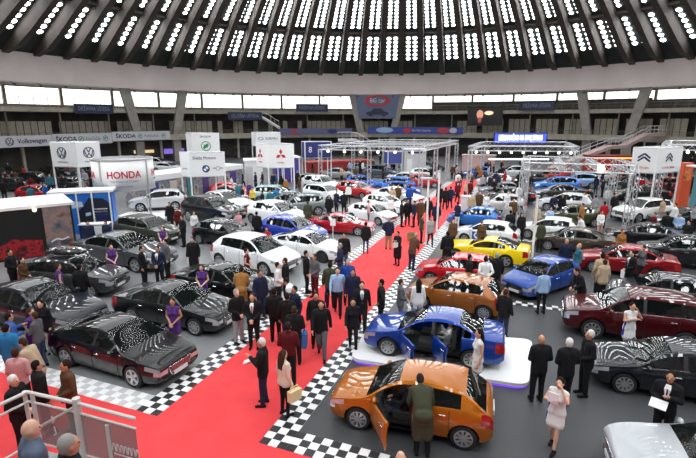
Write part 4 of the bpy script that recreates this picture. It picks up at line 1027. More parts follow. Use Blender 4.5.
# staircase on the right
ps = [AT(553, 168.6, 63), AT(581, 157.5, 64), AT(611, 146, 65), AT(626, 145.5, 65.5), AT(650, 133.5, 66.5), AT(666, 133, 66.8)]
o = empty('staircase', Vector((ps[0].x, ps[0].y, 0))); tag(o, 'pale two-flight staircase climbing to the gallery on the right', 'staircase'); b_ = Vector((ps[0].x, ps[0].y, 0)); ps = [p-b_ for p in ps]
PINK = plastic(190, 165, 160); OBST.append((b_+(ps[0]+ps[2])/2+Vector((0, .9, 0)), 0, 15, 6.5))
for i in range(5):
    a, b = ps[i], ps[i+1]; m = MB(); e = Vector((0, 1.8, 0)); t = Vector((0, 0, .42)); vs = [a, b, b-t, a-t, a+e, b+e, b-t+e, a-t+e]
    m.add(vs, [(0, 1, 2, 3), (4, 7, 6, 5), (0, 4, 5, 1), (3, 2, 6, 7), (0, 3, 7, 4), (1, 5, 6, 2)]); m.build('landing' if i in (2, 4) else 'flight', PINK, o)
    m = MB()
    for off in (Vector((0, 0, 0)), e):
        for hh in (.5, 1.0): m.tube(a+off+Vector((0, 0, hh)), b+off+Vector((0, 0, hh)), .035, 6)
        for k in range(5): c = a+(b-a)*k/4+off; m.tube(c, c+Vector((0, 0, 1)), .03, 5)
    m.build('handrail', LIGHTGREY, o)
    if i > 1: m = MB(); m.tube((a.x, a.y+.9, 0), (a.x, a.y+.9, a.z-.4), .14, 10); m.build('post', STEEL, o)
for (pts, lb) in (([AT(338, 139, 64), AT(356, 139, 64), AT(371, 148, 63)], 'short white staircase dropping from the gallery behind the navy box sign'), ([AT(262, 116.5, 78), AT(279, 127, 76)], 'pale diagonal stair flight between the gallery levels')):
    b_ = Vector((pts[-1].x, pts[-1].y, 0)); o = empty('staircase', b_); tag(o, lb, 'staircase')
    for a, b in zip(pts[:-1], pts[1:]):
        a, b = a-b_, b-b_; e = Vector((0, 1.4, 0)); t = Vector((0, 0, .35)); vs = [a, b, b-t, a-t, a+e, b+e, b-t+e, a-t+e]; m = MB(); m.add(vs, [(0, 1, 2, 3), (4, 7, 6, 5), (0, 4, 5, 1), (3, 2, 6, 7), (0, 3, 7, 4), (1, 5, 6, 2)]); m.build('flight', LIGHTGREY, o)
        m = MB(); m.tube(a+Vector((0, 0, .9)), b+Vector((0, 0, .9)), .035, 6)
        for k in range(5): c = a+(b-a)*k/4; m.tube(c, c+Vector((0, 0, .9)), .025, 5)
        m.build('handrail', LIGHTGREY, o)
# glowing red stand below the stairs and orange pillars
o, d, n, L = booth('exhibition_booth', 'red lit stand under the right-hand staircase', G(590, 175), G(634, 175), 2.0, 2.4, plastic(170, 45, 35), roofm=plastic(120, 40, 35))
m = MB(); m.wall(d*.2-n*.1, d*(L-.3)-n*.1, 2.0, 2.2, .05); m.build('light_strip', glow('orange_strip', (1, .5, .12), 1.6), o)
o = empty('display_column', G(679.5, 207)); tag(o, 'orange red display column at the right edge of the hall', 'column'); m = MB(); m.box((0, 0, 1.75), (.75, .6, 3.5)); m.build('body', plastic(215, 90, 55), o); m = MB(); m.box((0, -.31, 2.6), (.5, .03, .9)); m.build('poster', graphic('flame_print', [(215, 90, 50), (235, 150, 90), (180, 60, 40)], 4.), o)
o = empty('display_column', G(694, 213)); tag(o, 'teal display column at the right edge beside the orange one', 'column'); m = MB(); m.box((0, 0, 1.7), (.5, .5, 3.4)); m.build('body', plastic(90, 150, 160), o); m = MB(); m.box((0, 0, 3.45), (1.6, 1.0, .12)); m.build('roof', WHITE, o)
# LED sign, screen, banners on the galleries
def sign_board(name, label, x0, x1, yt, yb, Y0, Y1, mat, cat='banner', t=.12, frame=None):
    a, b = AT(x0, (yt+yb)/2, Y0), AT(x1, (yt+yb)/2, Y1); z1, z0 = AT(x0, yt, Y0).z, AT(x0, yb, Y0).z; c = (a+b)/2; c.z = 0
    o = empty(name, c); tag(o, label, cat); m = MB(); m.wall(a-c, b-c, z0, z1, t); m.build('panel', mat, o); d = (b-a); d.z = 0; L = d.length; d.normalize(); n = d.cross(Vector((0, 0, 1)))
    if frame: m = MB(); m.wall(a-c-d*.08-n*.0, b-c+d*.08, z0-.1, z0, t+.1); m.wall(a-c-d*.08, b-c+d*.08, z1, z1+.1, t+.1); m.wall(a-c-d*.08, a-c, z0-.1, z1+.1, t+.1); m.wall(b-c, b-c+d*.08, z0-.1, z1+.1, t+.1); m.build('frame', frame, o)
    def at(u, v): p = (a-c)*(1-u)+(b-c)*u+n*(t/2+.015); p.z = z0+(z1-z0)*v; return p
    return o, at, d, L, z1-z0
def hpY(x, r):                                          # distance ahead of the hall circle of radius r along pixel column x
    az = math.atan2(x-CX, F*cp+20); th = az-deg(6); rr_ = 40*math.cos(th)+math.sqrt(r*r-(40*math.sin(th))**2); return rr_*math.cos(az)
o, at, d, L, h = sign_board('led_sign', 'glowing blue sign with white capital letters over the right truss pavilion', 494.5, 546, 133.5, 142.8, 57.5, 57.5, glow('led_blue', (.10, .16, .95), 1.1), 'sign', .2, plastic(20, 30, 110))
mb = text_mb('BEZGRANIČNO NA OVOJ STRANI', .9, L*.84, .02); placed(mb, at(.5, .52), d); mb.build('lettering', glow('led_white', (.9, .95, 1), 3.0), o)
o, at, d, L, h = sign_board('video_screen', 'large dark video screen showing a lit face on the far gallery', 468, 502, 108, 125, 83, 80.5, pbsdf('screen_black', (.01, .008, .008), .2), 'screen', .25, BLK)
m = disc_xz(MB(), h*.26, .01, 16, 0, (0, 0), sx=.75); placed(m, at(.36, .62), d); m.build('picture', glow('screen_skin', (.9, .42, .3), .9), o)
m = disc_xz(MB(), h*.12, .02, 14, 0, (0, 0), sx=2.2); placed(m, at(.62, .70), d); m.build('picture', glow('screen_light', (1, .75, .5), 1.2), o)
m = disc_xz(MB(), h*.18, .015, 14, 0, (0, 0), sx=.6); placed(m, at(.36, .30), d); m.build('picture', glow('screen_red', (.6, .12, .12), .6), o)
BNAV = plastic(36, 42, 72)
def gal_banner(label, x0, x1, yt, yb, r, mat, txt=None, tc=None, w=.7):
    o, at, d, L, h = sign_board('banner', label, x0, x1, yt, yb, hpY(x0, r), hpY(x1, r), mat)
    if txt: words_on(txt, h*.6, at(.5, .5), d, tc or LIGHTGREY, o, L*w)
    return o, at, d, L, h
gal_banner('dark blue banner hanging over the upper gallery railing on the left', 74, 113, 103.5, 113.5, 50.6, BNAV, 'DRŽAVNA UŠTEDA', plastic(130, 140, 165), .8)
gal_banner('dark blue banner hanging on the lower level right of the left pier', 228, 262, 112, 120, 50.6, BNAV, 'IZLOŽBA UŠTEDA', plastic(130, 140, 165), .8)
gal_banner('dark blue banner on the upper gallery left of the central piers', 296, 328, 104, 111.5, 50.6, BNAV, 'DRŽAVNA UŠTEDA', plastic(130, 140, 165), .8)
gal_banner('dark blue banner on the upper gallery above the glowing blue sign', 520, 554, 101.5, 110.5, 50.6, BNAV, 'DRŽAVNA UŠTEDA', plastic(130, 140, 165), .8)
# left parapet banner in two pieces
o, at, d, L, h = gal_banner('long white parapet banner at far left with one big dark word', -6, 52, 136.5, 148.3, 49.8, plastic(200, 200, 206))
mark(vw(h*.36), at(.245, .5), d, DBL, o); words_on('Volkswagen', h*.6, at(.64, .5), d, DBL, o, L*.53, bold=.01)
for k in range(2):
    x0, x1 = (52, 112) if k == 0 else (112, 170)
    o, at, d, L, h = gal_banner('long white parapet banner with repeated lettering, '+('middle piece above the sign tower' if k == 0 else 'right piece nearest the V-shaped pier'), x0, x1, 134.2 if k == 0 else 132, 145.5 if k == 0 else 141.2, 49.8, plastic(200, 200, 206))
    words_on('ŠKODA', h*.6, at(.22, .5), d, BLK, o, L*.33, bold=.015); words_on('Autočačak', h*.5, at(.66, .5), d, GRY, o, L*.26)
    for u in (.46, .88): m = ring_xz(MB(), h*.2, h*.26); stroke(m, [(-h*.12, -h*.06), (h*.1, h*.08)], h*.12); placed(m, at(u, .5), d); m.build('emblem', GRN, o)
# central parapet banners
o, at, d, L, h = gal_banner('violet patterned parapet banner left of the central piers', 279, 352, 128.5, 134.5, 49.8, plastic(92, 92, 130)); 
m = disc_xz(MB(), h*.4, .01, 14); placed(m, at(.2, .5), d); m.build('emblem', RED, o); m = disc_xz(MB(), h*.35, .01, 14, sx=2.5); placed(m, at(.72, .5), d); m.build('emblem', NAVY, o)
o, at, d, L, h = gal_banner('blue and white parapet banner with car pictures right of the central piers', 368, 463, 127, 133.5, 49.8, plastic(48, 66, 150))
m = disc_xz(MB(), h*.42, .01, 16, sx=3.2); placed(m, at(.18, .55), d); m.build('picture', plastic(150, 175, 215), o); m = disc_xz(MB(), h*.36, .012, 14, sx=1.6); placed(m, at(.42, .5), d); m.build('emblem', RED, o)
words_on('Auto Moto Osiguranje', h*.5, at(.57, .5), d, LIGHTGREY, o, L*.2); m = disc_xz(MB(), h*.42, .01, 16, sx=2.4); placed(m, at(.80, .5), d); m.build('picture', plastic(180, 50, 60), o); m = disc_xz(MB(), h*.4, .012, 16, sx=1.4); placed(m, at(.9, .5), d); m.build('picture', plastic(190, 190, 205), o)
# poster between the central piers
a0, a1 = hp(50.2, 1.5-4.75, 11.2), hp(50.2, 1.5+4.75, 11.2); b0_, b1_ = hp(50.2, 1.5-3.9, 7.0), hp(50.2, 1.5+3.9, 7.0)
o = empty('banner', Vector(((a0.x+a1.x)/2, (a0.y+a1.y)/2, 0))); tag(o, 'tall blue-grey banner with a red ring and a dark car between the central piers', 'banner'); bs = o.location.copy(); m = MB(); nn = Vector((0, .08, 0))
m.add([p-bs for p in (b0_, b1_, a1, a0)]+[p-bs+nn for p in (b0_, b1_, a1, a0)], [(0, 1, 2, 3), (7, 6, 5, 4), (0, 4, 5, 1), (1, 5, 6, 2), (2, 6, 7, 3), (3, 7, 4, 0)]); m.build('cloth', plastic(98, 108, 138), o)
d = (a1-a0).normalized(); mid = (a0+a1)/2-bs-Vector((0, .06, 0))
m = ring_xz(MB(), .75, 1.05, sx=2.2); placed(m, mid+Vector((0, 0, -.95)), d); m.build('emblem', RED, o)
words_on('BG car', 1.1, mid+Vector((0, 0, -.95)), d, WHITE, o, 2.8)
m = MB(); car_o = [(-2.1, 0), (-2.05, .45), (-1.2, .62), (-.6, 1.15), (.7, 1.15), (1.3, .62), (2.0, .45), (2.1, 0)]; m.add([(x, -.01, z) for x, z in car_o], [tuple(range(8))]); disc_xz(m, .33, .012, 12, 0, (-1.25, 0)); disc_xz(m, .33, .012, 12, 0, (1.25, 0)); placed(m, mid+Vector((0, -.02, -3.5)), d); m.build('picture', plastic(25, 35, 60), o)
# lit openings below the gallery
for (x0, x1, y0, y1, r, c_, lb) in ((134, 154, 150.5, 153.5, 55.6, (1, .72, .42), 'warm lit shop sign under the gallery on the left'), (164, 184, 149, 154, 55.6, (.28, .18, .75), 'violet lit shop sign under the gallery behind the green emblem sign'), (584, 588, 139, 147, 55.4, (1, .5, .15), 'orange lit doorway panel under the gallery beside the staircase foot')):
    sign_board('shop_sign', lb, x0, x1, y0, y1, hpY(x0, r), hpY(x1, r), glow('shop_%d' % x0, c_, .9), 'sign')
o, at, d, L, h = sign_board('banner', 'dark oval emblem board low under the gallery behind the white cabin', 234, 246, 146.5, 154, hpY(234, 55.5), hpY(246, 55.5), plastic(86, 84, 76)); m = disc_xz(MB(), h*.45, .02, 20, sx=1.55); placed(m, at(.5, .5), d); m.build('emblem', DBL, o)
# ------------------------------------------------------------------ cars
BLKP, DGREY, WHT, SILV, BLUE, REDP = (10, 10, 12), (58, 60, 64), (226, 227, 228), (150, 153, 156), (28, 62, 150), (165, 14, 24)
# platform under the blue saloon
q = [G(349.5, 363), G(368, 331), G(532, 344), G(528.5, 391)]
pc = sum(q, Vector())/4; o = empty('display_platform', pc); tag(o, 'low white display platform with violet glowing edge carrying the blue saloon', 'platform')
def rounded(pts, r=.35, n=6):
    out = []
    for i in range(len(pts)):
        p, a, b = pts[i], pts[i-1], pts[(i+1) % len(pts)]; u = (a-p).normalized()*r; v = (b-p).normalized()*r
        for k in range(n+1): t = k/n; out.append(p+u*(1-t)**2+v*t**2)
    return out
qq = [Vector((p.x-pc.x, p.y-pc.y)) for p in q]
m = MB(); m.prism(rounded(qq), .07, .16); m.build('deck', pbsdf('platform_white', (.80, .80, .82), .25), o)
m = MB(); m.prism(rounded([p*.985 for p in qq]), 0, .07); m.build('light_strip', glow('violet_led', (.20, .06, .85), 1.3), o)
PLZ = .16
car('fastback', BLKP, (134, 388), (67, 367), 'R', 'black fastback with silver grille frame nearest the left carpet corner', rim='rim5', metal=.2)
car('sedan', (20, 24, 27), (195, 336), (133, 324), 'R', 'black saloon with chrome-framed grille right behind the black fastback', rim='rim9', metal=.2)
car('sedan', (8, 9, 11), (244, 309), (189, 299), 'R', 'glossy black saloon parked directly left of the small white hatchback', rim='rim9', metal=.2)
q3 = car('suv', (56, 57, 58), (91, 299), (40, 296), 'R', 'dark grey off-roader carrying a black roof box', rim='rim9', sc=None)
m = MB(); m.ball((-.25, 0, 1.93), (1.05, .42, .19), 16, 10); m.build('roof_box', pbsdf('roof_box_black', (.012, .012, .013), .12, 0, 1.), q3)
for x in (.35, -.85): m = MB(); m.tube((x, -.62, 1.72), (x, .62, 1.72), .03, 8); m.tube((x, -.62, 1.60), (x, -.62, 1.72), .03, 6); m.tube((x, .62, 1.60), (x, .62, 1.72), .03, 6); m.build('roof_bar', ALLOY, q3)
car('sedan', (70, 73, 76), (136, 273), (86, 266), 'R', 'mid grey saloon behind the off-roader with roof box', rim='rim5')
car('sedan', (14, 18, 30), (47, 340), (-14, 327), 'R', 'dark saloon cut by the left picture edge with visitors standing at its flank', metal=.2)
car('hatch', WHT, (264, 277), (219, 267), 'R', 'small white hatchback with dark windows between the black saloons and the white coupe', rim='rim5', metal=0.)
car('fastback', WHT, (322, 263), (279, 256.5), 'R', 'white fastback with dark alloy wheels nearest the left carpet edge', rim='rim9', rimcol=pbsdf('dark_alloy', (.10, .10, .11), .35, .8), metal=0.)
car('suv', (62, 66, 58), (153, 247), (123, 242), 'R', 'olive grey off-roader with silvery roof behind the reception counter', detail=1)
car('suv', (210, 212, 214), ctr=(160, 209), yaw=197, label='white crossover parked on the low stage under the drum-shaped sign', detail=1, z=.10)
car('suv', (18, 18, 20), (217, 226), (189, 221), 'R', 'black off-roader behind the dark hatchback in the left rows', detail=1)
car('hatch', (16, 18, 22), (232, 249.5), (199, 244), 'R', 'dark hatchback directly behind the small white hatchback', detail=1)
car('sedan', (196, 200, 203), (230, 214.5), (203, 210), 'R', 'silver-white saloon in the back left row below the roundel sign', detail=1)
car('suv', (112, 122, 122), ctr=(301, 214), yaw=192, label='silver off-roader facing left towards the three diamonds sign', detail=1)
car('hatch', (24, 34, 36), ctr=(279, 210), yaw=192, label='dark car beside the silver off-roader with people gathered at its bonnet', detail=1)
car('hatch', (36, 62, 170), (301, 247), (265, 241), 'R', 'deep blue hatchback just behind the white fastback', detail=1)
car('hatch', (218, 220, 222), (283, 228.5), (252, 223.5), 'R', 'white hatchback behind the deep blue hatchback', detail=1, metal=0.)
car('fastback', (170, 12, 26), (358, 236.5), (322, 234), 'R', 'crimson three-door style hatchback in the left row near the carpet', detail=1, rim='rim9')
car('hatch', WHT, (378, 225.5), (352, 221), 'R', 'white hatchback standing right behind the crimson hatchback', detail=1, metal=0.)
car('hatch', WHT, (392, 215.5), (366, 211.5), 'R', 'white hatchback second behind the crimson hatchback', detail=1, metal=0.)
car('sedan', WHT, (406, 206.5), (378, 203), 'R', 'white saloon third behind the crimson hatchback beside the carpet', detail=1, metal=0.)
car('suv', (178, 22, 30), (362, 199.5), (343, 197), 'R', 'bright red off-roader among the white cars of the left rows', detail=1)
car('suv', (214, 218, 220), (329, 204), (308, 201), 'R', 'white off-roader in front of the bright red one', detail=1, metal=0.)
car('suv', (205, 208, 210), (324, 194.5), (306, 191.5), 'R', 'white off-roader behind the other white off-roader at the pavilion', detail=1, metal=0.)
HD = -10
BK = dict(detail=0)
car('hatch', (36, 90, 185), ctr=(363, 188), yaw=HD, label='bright blue hatchback behind the bright red off-roader', **BK)
car('suv', (40, 110, 205), ctr=(380, 191), yaw=160, label='vivid blue van-like car in the middle of the blue trio', **BK)
car('hatch', (36, 84, 175), ctr=(399, 193), yaw=HD, label='blue hatchback at the right end of the blue trio', **BK)
car('sedan', WHT, ctr=(407, 184), yaw=HD, label='white saloon behind the blue trio near the white cabin', **BK)
car('suv', (160, 205, 205), ctr=(415, 173.5), yaw=HD, label='white and turquoise off-roader under the truss pavilion', **BK)
car('hatch', WHT, ctr=(424, 179), yaw=HD, label='white hatchback by the pavilion post beside the carpet', **BK)
car('sedan', (55, 58, 62), ctr=(430, 170.5), yaw=HD, label='dark saloon at the back of the truss pavilion', **BK)
car('hatch', (170, 40, 45), ctr=(429, 185), yaw=HD, label='small red car half hidden beside the carpet under the pavilion', **BK)
car('suv', (70, 80, 95), ctr=(384, 176), yaw=HD, label='grey off-roader under the middle of the truss pavilion', **BK)
car('hatch', (110, 130, 130), ctr=(362, 171), yaw=HD, label='grey-green hatchback at the back left of the truss pavilion', **BK)
car('sedan', (150, 155, 155), ctr=(333, 180), yaw=HD, label='silver saloon below the left post of the truss pavilion', **BK)
car('hatch', (120, 132, 128), ctr=(313, 186), yaw=HD, label='pale grey hatchback before the purple booth with white posts', **BK)
car('hatch', (170, 40, 48), ctr=(232, 201), yaw=HD, label='red hatchback under the roundel sign', **BK)
car('hatch', (200, 30, 40), ctr=(218, 198), yaw=HD, label='red hatchback at the left of the pair under the roundel sign', **BK)
car('suv', (165, 195, 195), ctr=(262, 203), yaw=HD, label='pale turquoise car in front of the white cabin', **BK)
# the stand at far left behind the roofs
for (x, y, k, c, lb) in ((44, 201, 'hatch', (185, 25, 45), 'red hatchback with striped reflections behind the white booth roof on the left'), (38, 186, 'suv', (22, 22, 25), 'black off-roader behind the red hatchback on the far left stand'), (18, 191, 'hatch', (36, 40, 46), 'dark grey hatchback at the far left below the long white parapet banner'),
        (74, 190, 'hatch', (40, 42, 48), 'dark hatchback under the sign tower with ringed emblems'), (58, 178, 'suv', (26, 28, 32), 'black off-roader at the back of the far left stand'), (98, 182, 'hatch', (45, 48, 55), 'dark car behind the drum-shaped sign'), (168, 172, 'sedan', (205, 208, 210), 'white saloon under the gallery left of the green emblem sign'), (158, 168, 'suv', (200, 202, 205), 'white off-roader under the gallery behind the white saloon'), (150, 163, 'hatch', (110, 160, 170), 'pale blue car under the gallery beside the warm lit shop sign'),
        (0, 180, 'sedan', (30, 32, 36), 'dark saloon at the left picture edge under the long white parapet banner')):
    car(k, c, ctr=(x, y), yaw=HD, label=lb, **BK)
# right side
OR1 = (172, 98, 8)
i20 = car('hatch', OR1, (358, 430), (462.5, 450), 'L', 'bright orange hatchback with open driver door in the foreground', opened=(0,), rim='rim9')
ela = car('compact', (8, 60, 150), (387.5, 356), (470, 369), 'L', 'royal blue saloon with two open doors on the white platform', opened=(0, 2), rim='rim9', z=PLZ)
car('hatch', (150, 86, 26), (427, 309), (483, 320.5), 'L', anchor='r', label= 'copper brown hatchback behind the blue saloon on the platform', rim='rim9')
car('hatch', (196, 16, 34), (430, 284.5), (480, 291), 'L', 'bright red hatchback with a white number board behind the copper hatchback', rim='rim5')
car('coupe', (240, 208, 0), (456, 261), (505, 267.5), 'L', anchor='r', label= 'bright yellow sports coupe behind the red hatchback', rim='rim5', metal=.0)
car('hatch', (14, 66, 150), (541, 300), (574, 288.5), 'L', 'blue hatchback facing the viewer on the dark right stand', rim='rim5')
car('compact', (140, 12, 24), (593, 273), (655, 281), 'L', 'bright red saloon beyond the dark grey hatchback on the right', rim='rim9')
car('hatch', (38, 38, 46), (631, 309), (694, 318), 'L', 'dark grey hatchback between the red saloon and the maroon off-roader', rim='rim9')
car('suv', (74, 5, 14), (591, 339), (684, 353), 'L', 'large maroon off-roader with hostess in white standing at its side', rim='rim9')
car('compact', (26, 29, 35), (623, 394), (722, 411), 'L', 'charcoal saloon with zebra reflections in front of the maroon off-roader', rim='rim9')
car('sedan', (186, 190, 194), (666, 513), (799, 541), 'L', 'silver saloon in the bottom right corner with stickers on its windscreen', rim='rim9')
car('hatch', (222, 224, 228), (464, 243), (498, 247), 'L', 'white hatchback with blue side lettering behind the yellow coupe', rim='rim5', metal=0.)
car('hatch', (40, 104, 185), (456, 226), (486, 229), 'L', 'sky blue hatchback behind the lettered white hatchback', detail=1)
wt = car('hatch', (224, 226, 228), (527, 238.5), (560, 242), 'L', 'white hatchback with dark windows left of the brown saloon', rim='rim5', metal=0.)
car('compact', (70, 60, 52), (547, 250.5), (592, 256), 'L', 'brown saloon behind the blue hatchback facing the viewer', rim='rim9')
car('suv', (218, 220, 222), (546.5, 211), (574, 214), 'L', 'white off-roader under the front edge of the grey truss pavilion', detail=1, metal=0.)
car('hatch', (60, 66, 40), ctr=(571, 224), yaw=170, label='dark green car with people around it behind the brown saloon', detail=1)
car('suv', (222, 222, 218), ctr=(640, 219), yaw=198, label='white family car below the white sign with double chevrons', detail=1, metal=0.)
car('compact', (16, 18, 22), (620, 245), (658, 249), 'L', 'black saloon in front of the white family car', detail=1)
car('suv', (20, 24, 26), (655, 266), (708, 272), 'L', 'black off-roader at the right edge behind the bright red saloon', rim='rim9', metal=.2)
car('sedan', (110, 116, 122), ctr=(503, 196), yaw=170, label='silver saloon in the right row beside the crowd on the carpet', detail=1)
car('sedan', (30, 30, 38), ctr=(505, 203), yaw=170, label='black saloon in front of the silver one in the right row', detail=1)
car('hatch', (205, 200, 200), ctr=(500, 211), yaw=170, label='white hatchback with red trim behind the sky blue hatchback', detail=1)
for (x, y, k, c, lb) in ((494, 186, 'hatch', (210, 212, 214), 'white hatchback behind the silver saloon in the right row'), (513, 178, 'suv', (200, 204, 206), 'white off-roader under the lamp row of the right pavilion'), (488, 178, 'hatch', (40, 90, 160), 'blue hatchback beside the pink partition block'), (526, 185, 'hatch', (36, 38, 42), 'dark hatchback left of the light blue cars'), (541, 199, 'sedan', (42, 44, 44), 'dark saloon in front of the light blue cars'), (546, 181, 'sedan', (170, 30, 36), 'red saloon behind the light blue cars'),
        (556, 192, 'suv', (50, 115, 195), 'light blue off-roader under the grey truss pavilion'), (575, 190, 'suv', (140, 175, 215), 'pale blue off-roader under the grey truss pavilion'), (560, 178, 'hatch', (180, 40, 45), 'red hatchback far behind the light blue off-roader'), (640, 200, 'sedan', (24, 26, 28), 'black saloon behind the white family car'), (662, 192, 'suv', (120, 30, 36), 'dark red off-roader under the double chevron sign'), (628, 190, 'hatch', (50, 54, 56), 'dark hatchback behind the thin pavilion posts'), (648, 181, 'suv', (30, 34, 38), 'black off-roader far behind under the double chevron sign'), (596, 182, 'hatch', (190, 192, 196), 'white hatchback near the red lit stand under the staircase'),
        (676, 224, 'sedan', (46, 50, 54), 'grey saloon behind the man in the lavender shirt'), (690, 190, 'hatch', (150, 40, 44), 'red hatchback at the right edge beyond the orange column')):
    car(k, c, ctr=(x, y), yaw=170, label=lb, **BK)
# white number board on the red hatchback, side lettering, windscreen stickers
def stick(carname, local_mb, mat, name):
    o = [c for c in COL.objects if c.get('label', '') == carname][0]; return local_mb.build(name, mat, o)
lab = 'bright red hatchback with a white number board behind the copper hatchback'
m = MB(); m.box((.15, .895, .62), (.62, .012, .34)); stick(lab, m, PLATE, 'number_board')
t_ = text_mb('12', .30); t_.v = [(.15-x, .905-y, .62+z) for x, y, z in t_.v]; stick(lab, t_, BLK, 'number')
lab = 'white hatchback with blue side lettering behind the yellow coupe'
m = MB(); m.box((.42, .893, .60), (.62, .012, .50)); m.box((-.28, .893, .56), (.46, .012, .36)); stick(lab, m, plastic(40, 78, 165), 'side_graphic')
t_ = text_mb('Q', .5, None, .02); t_.v = [(.42-x, .905-y, .60+z) for x, y, z in t_.v]; stick(lab, t_, WHITE, 'side_lettering')
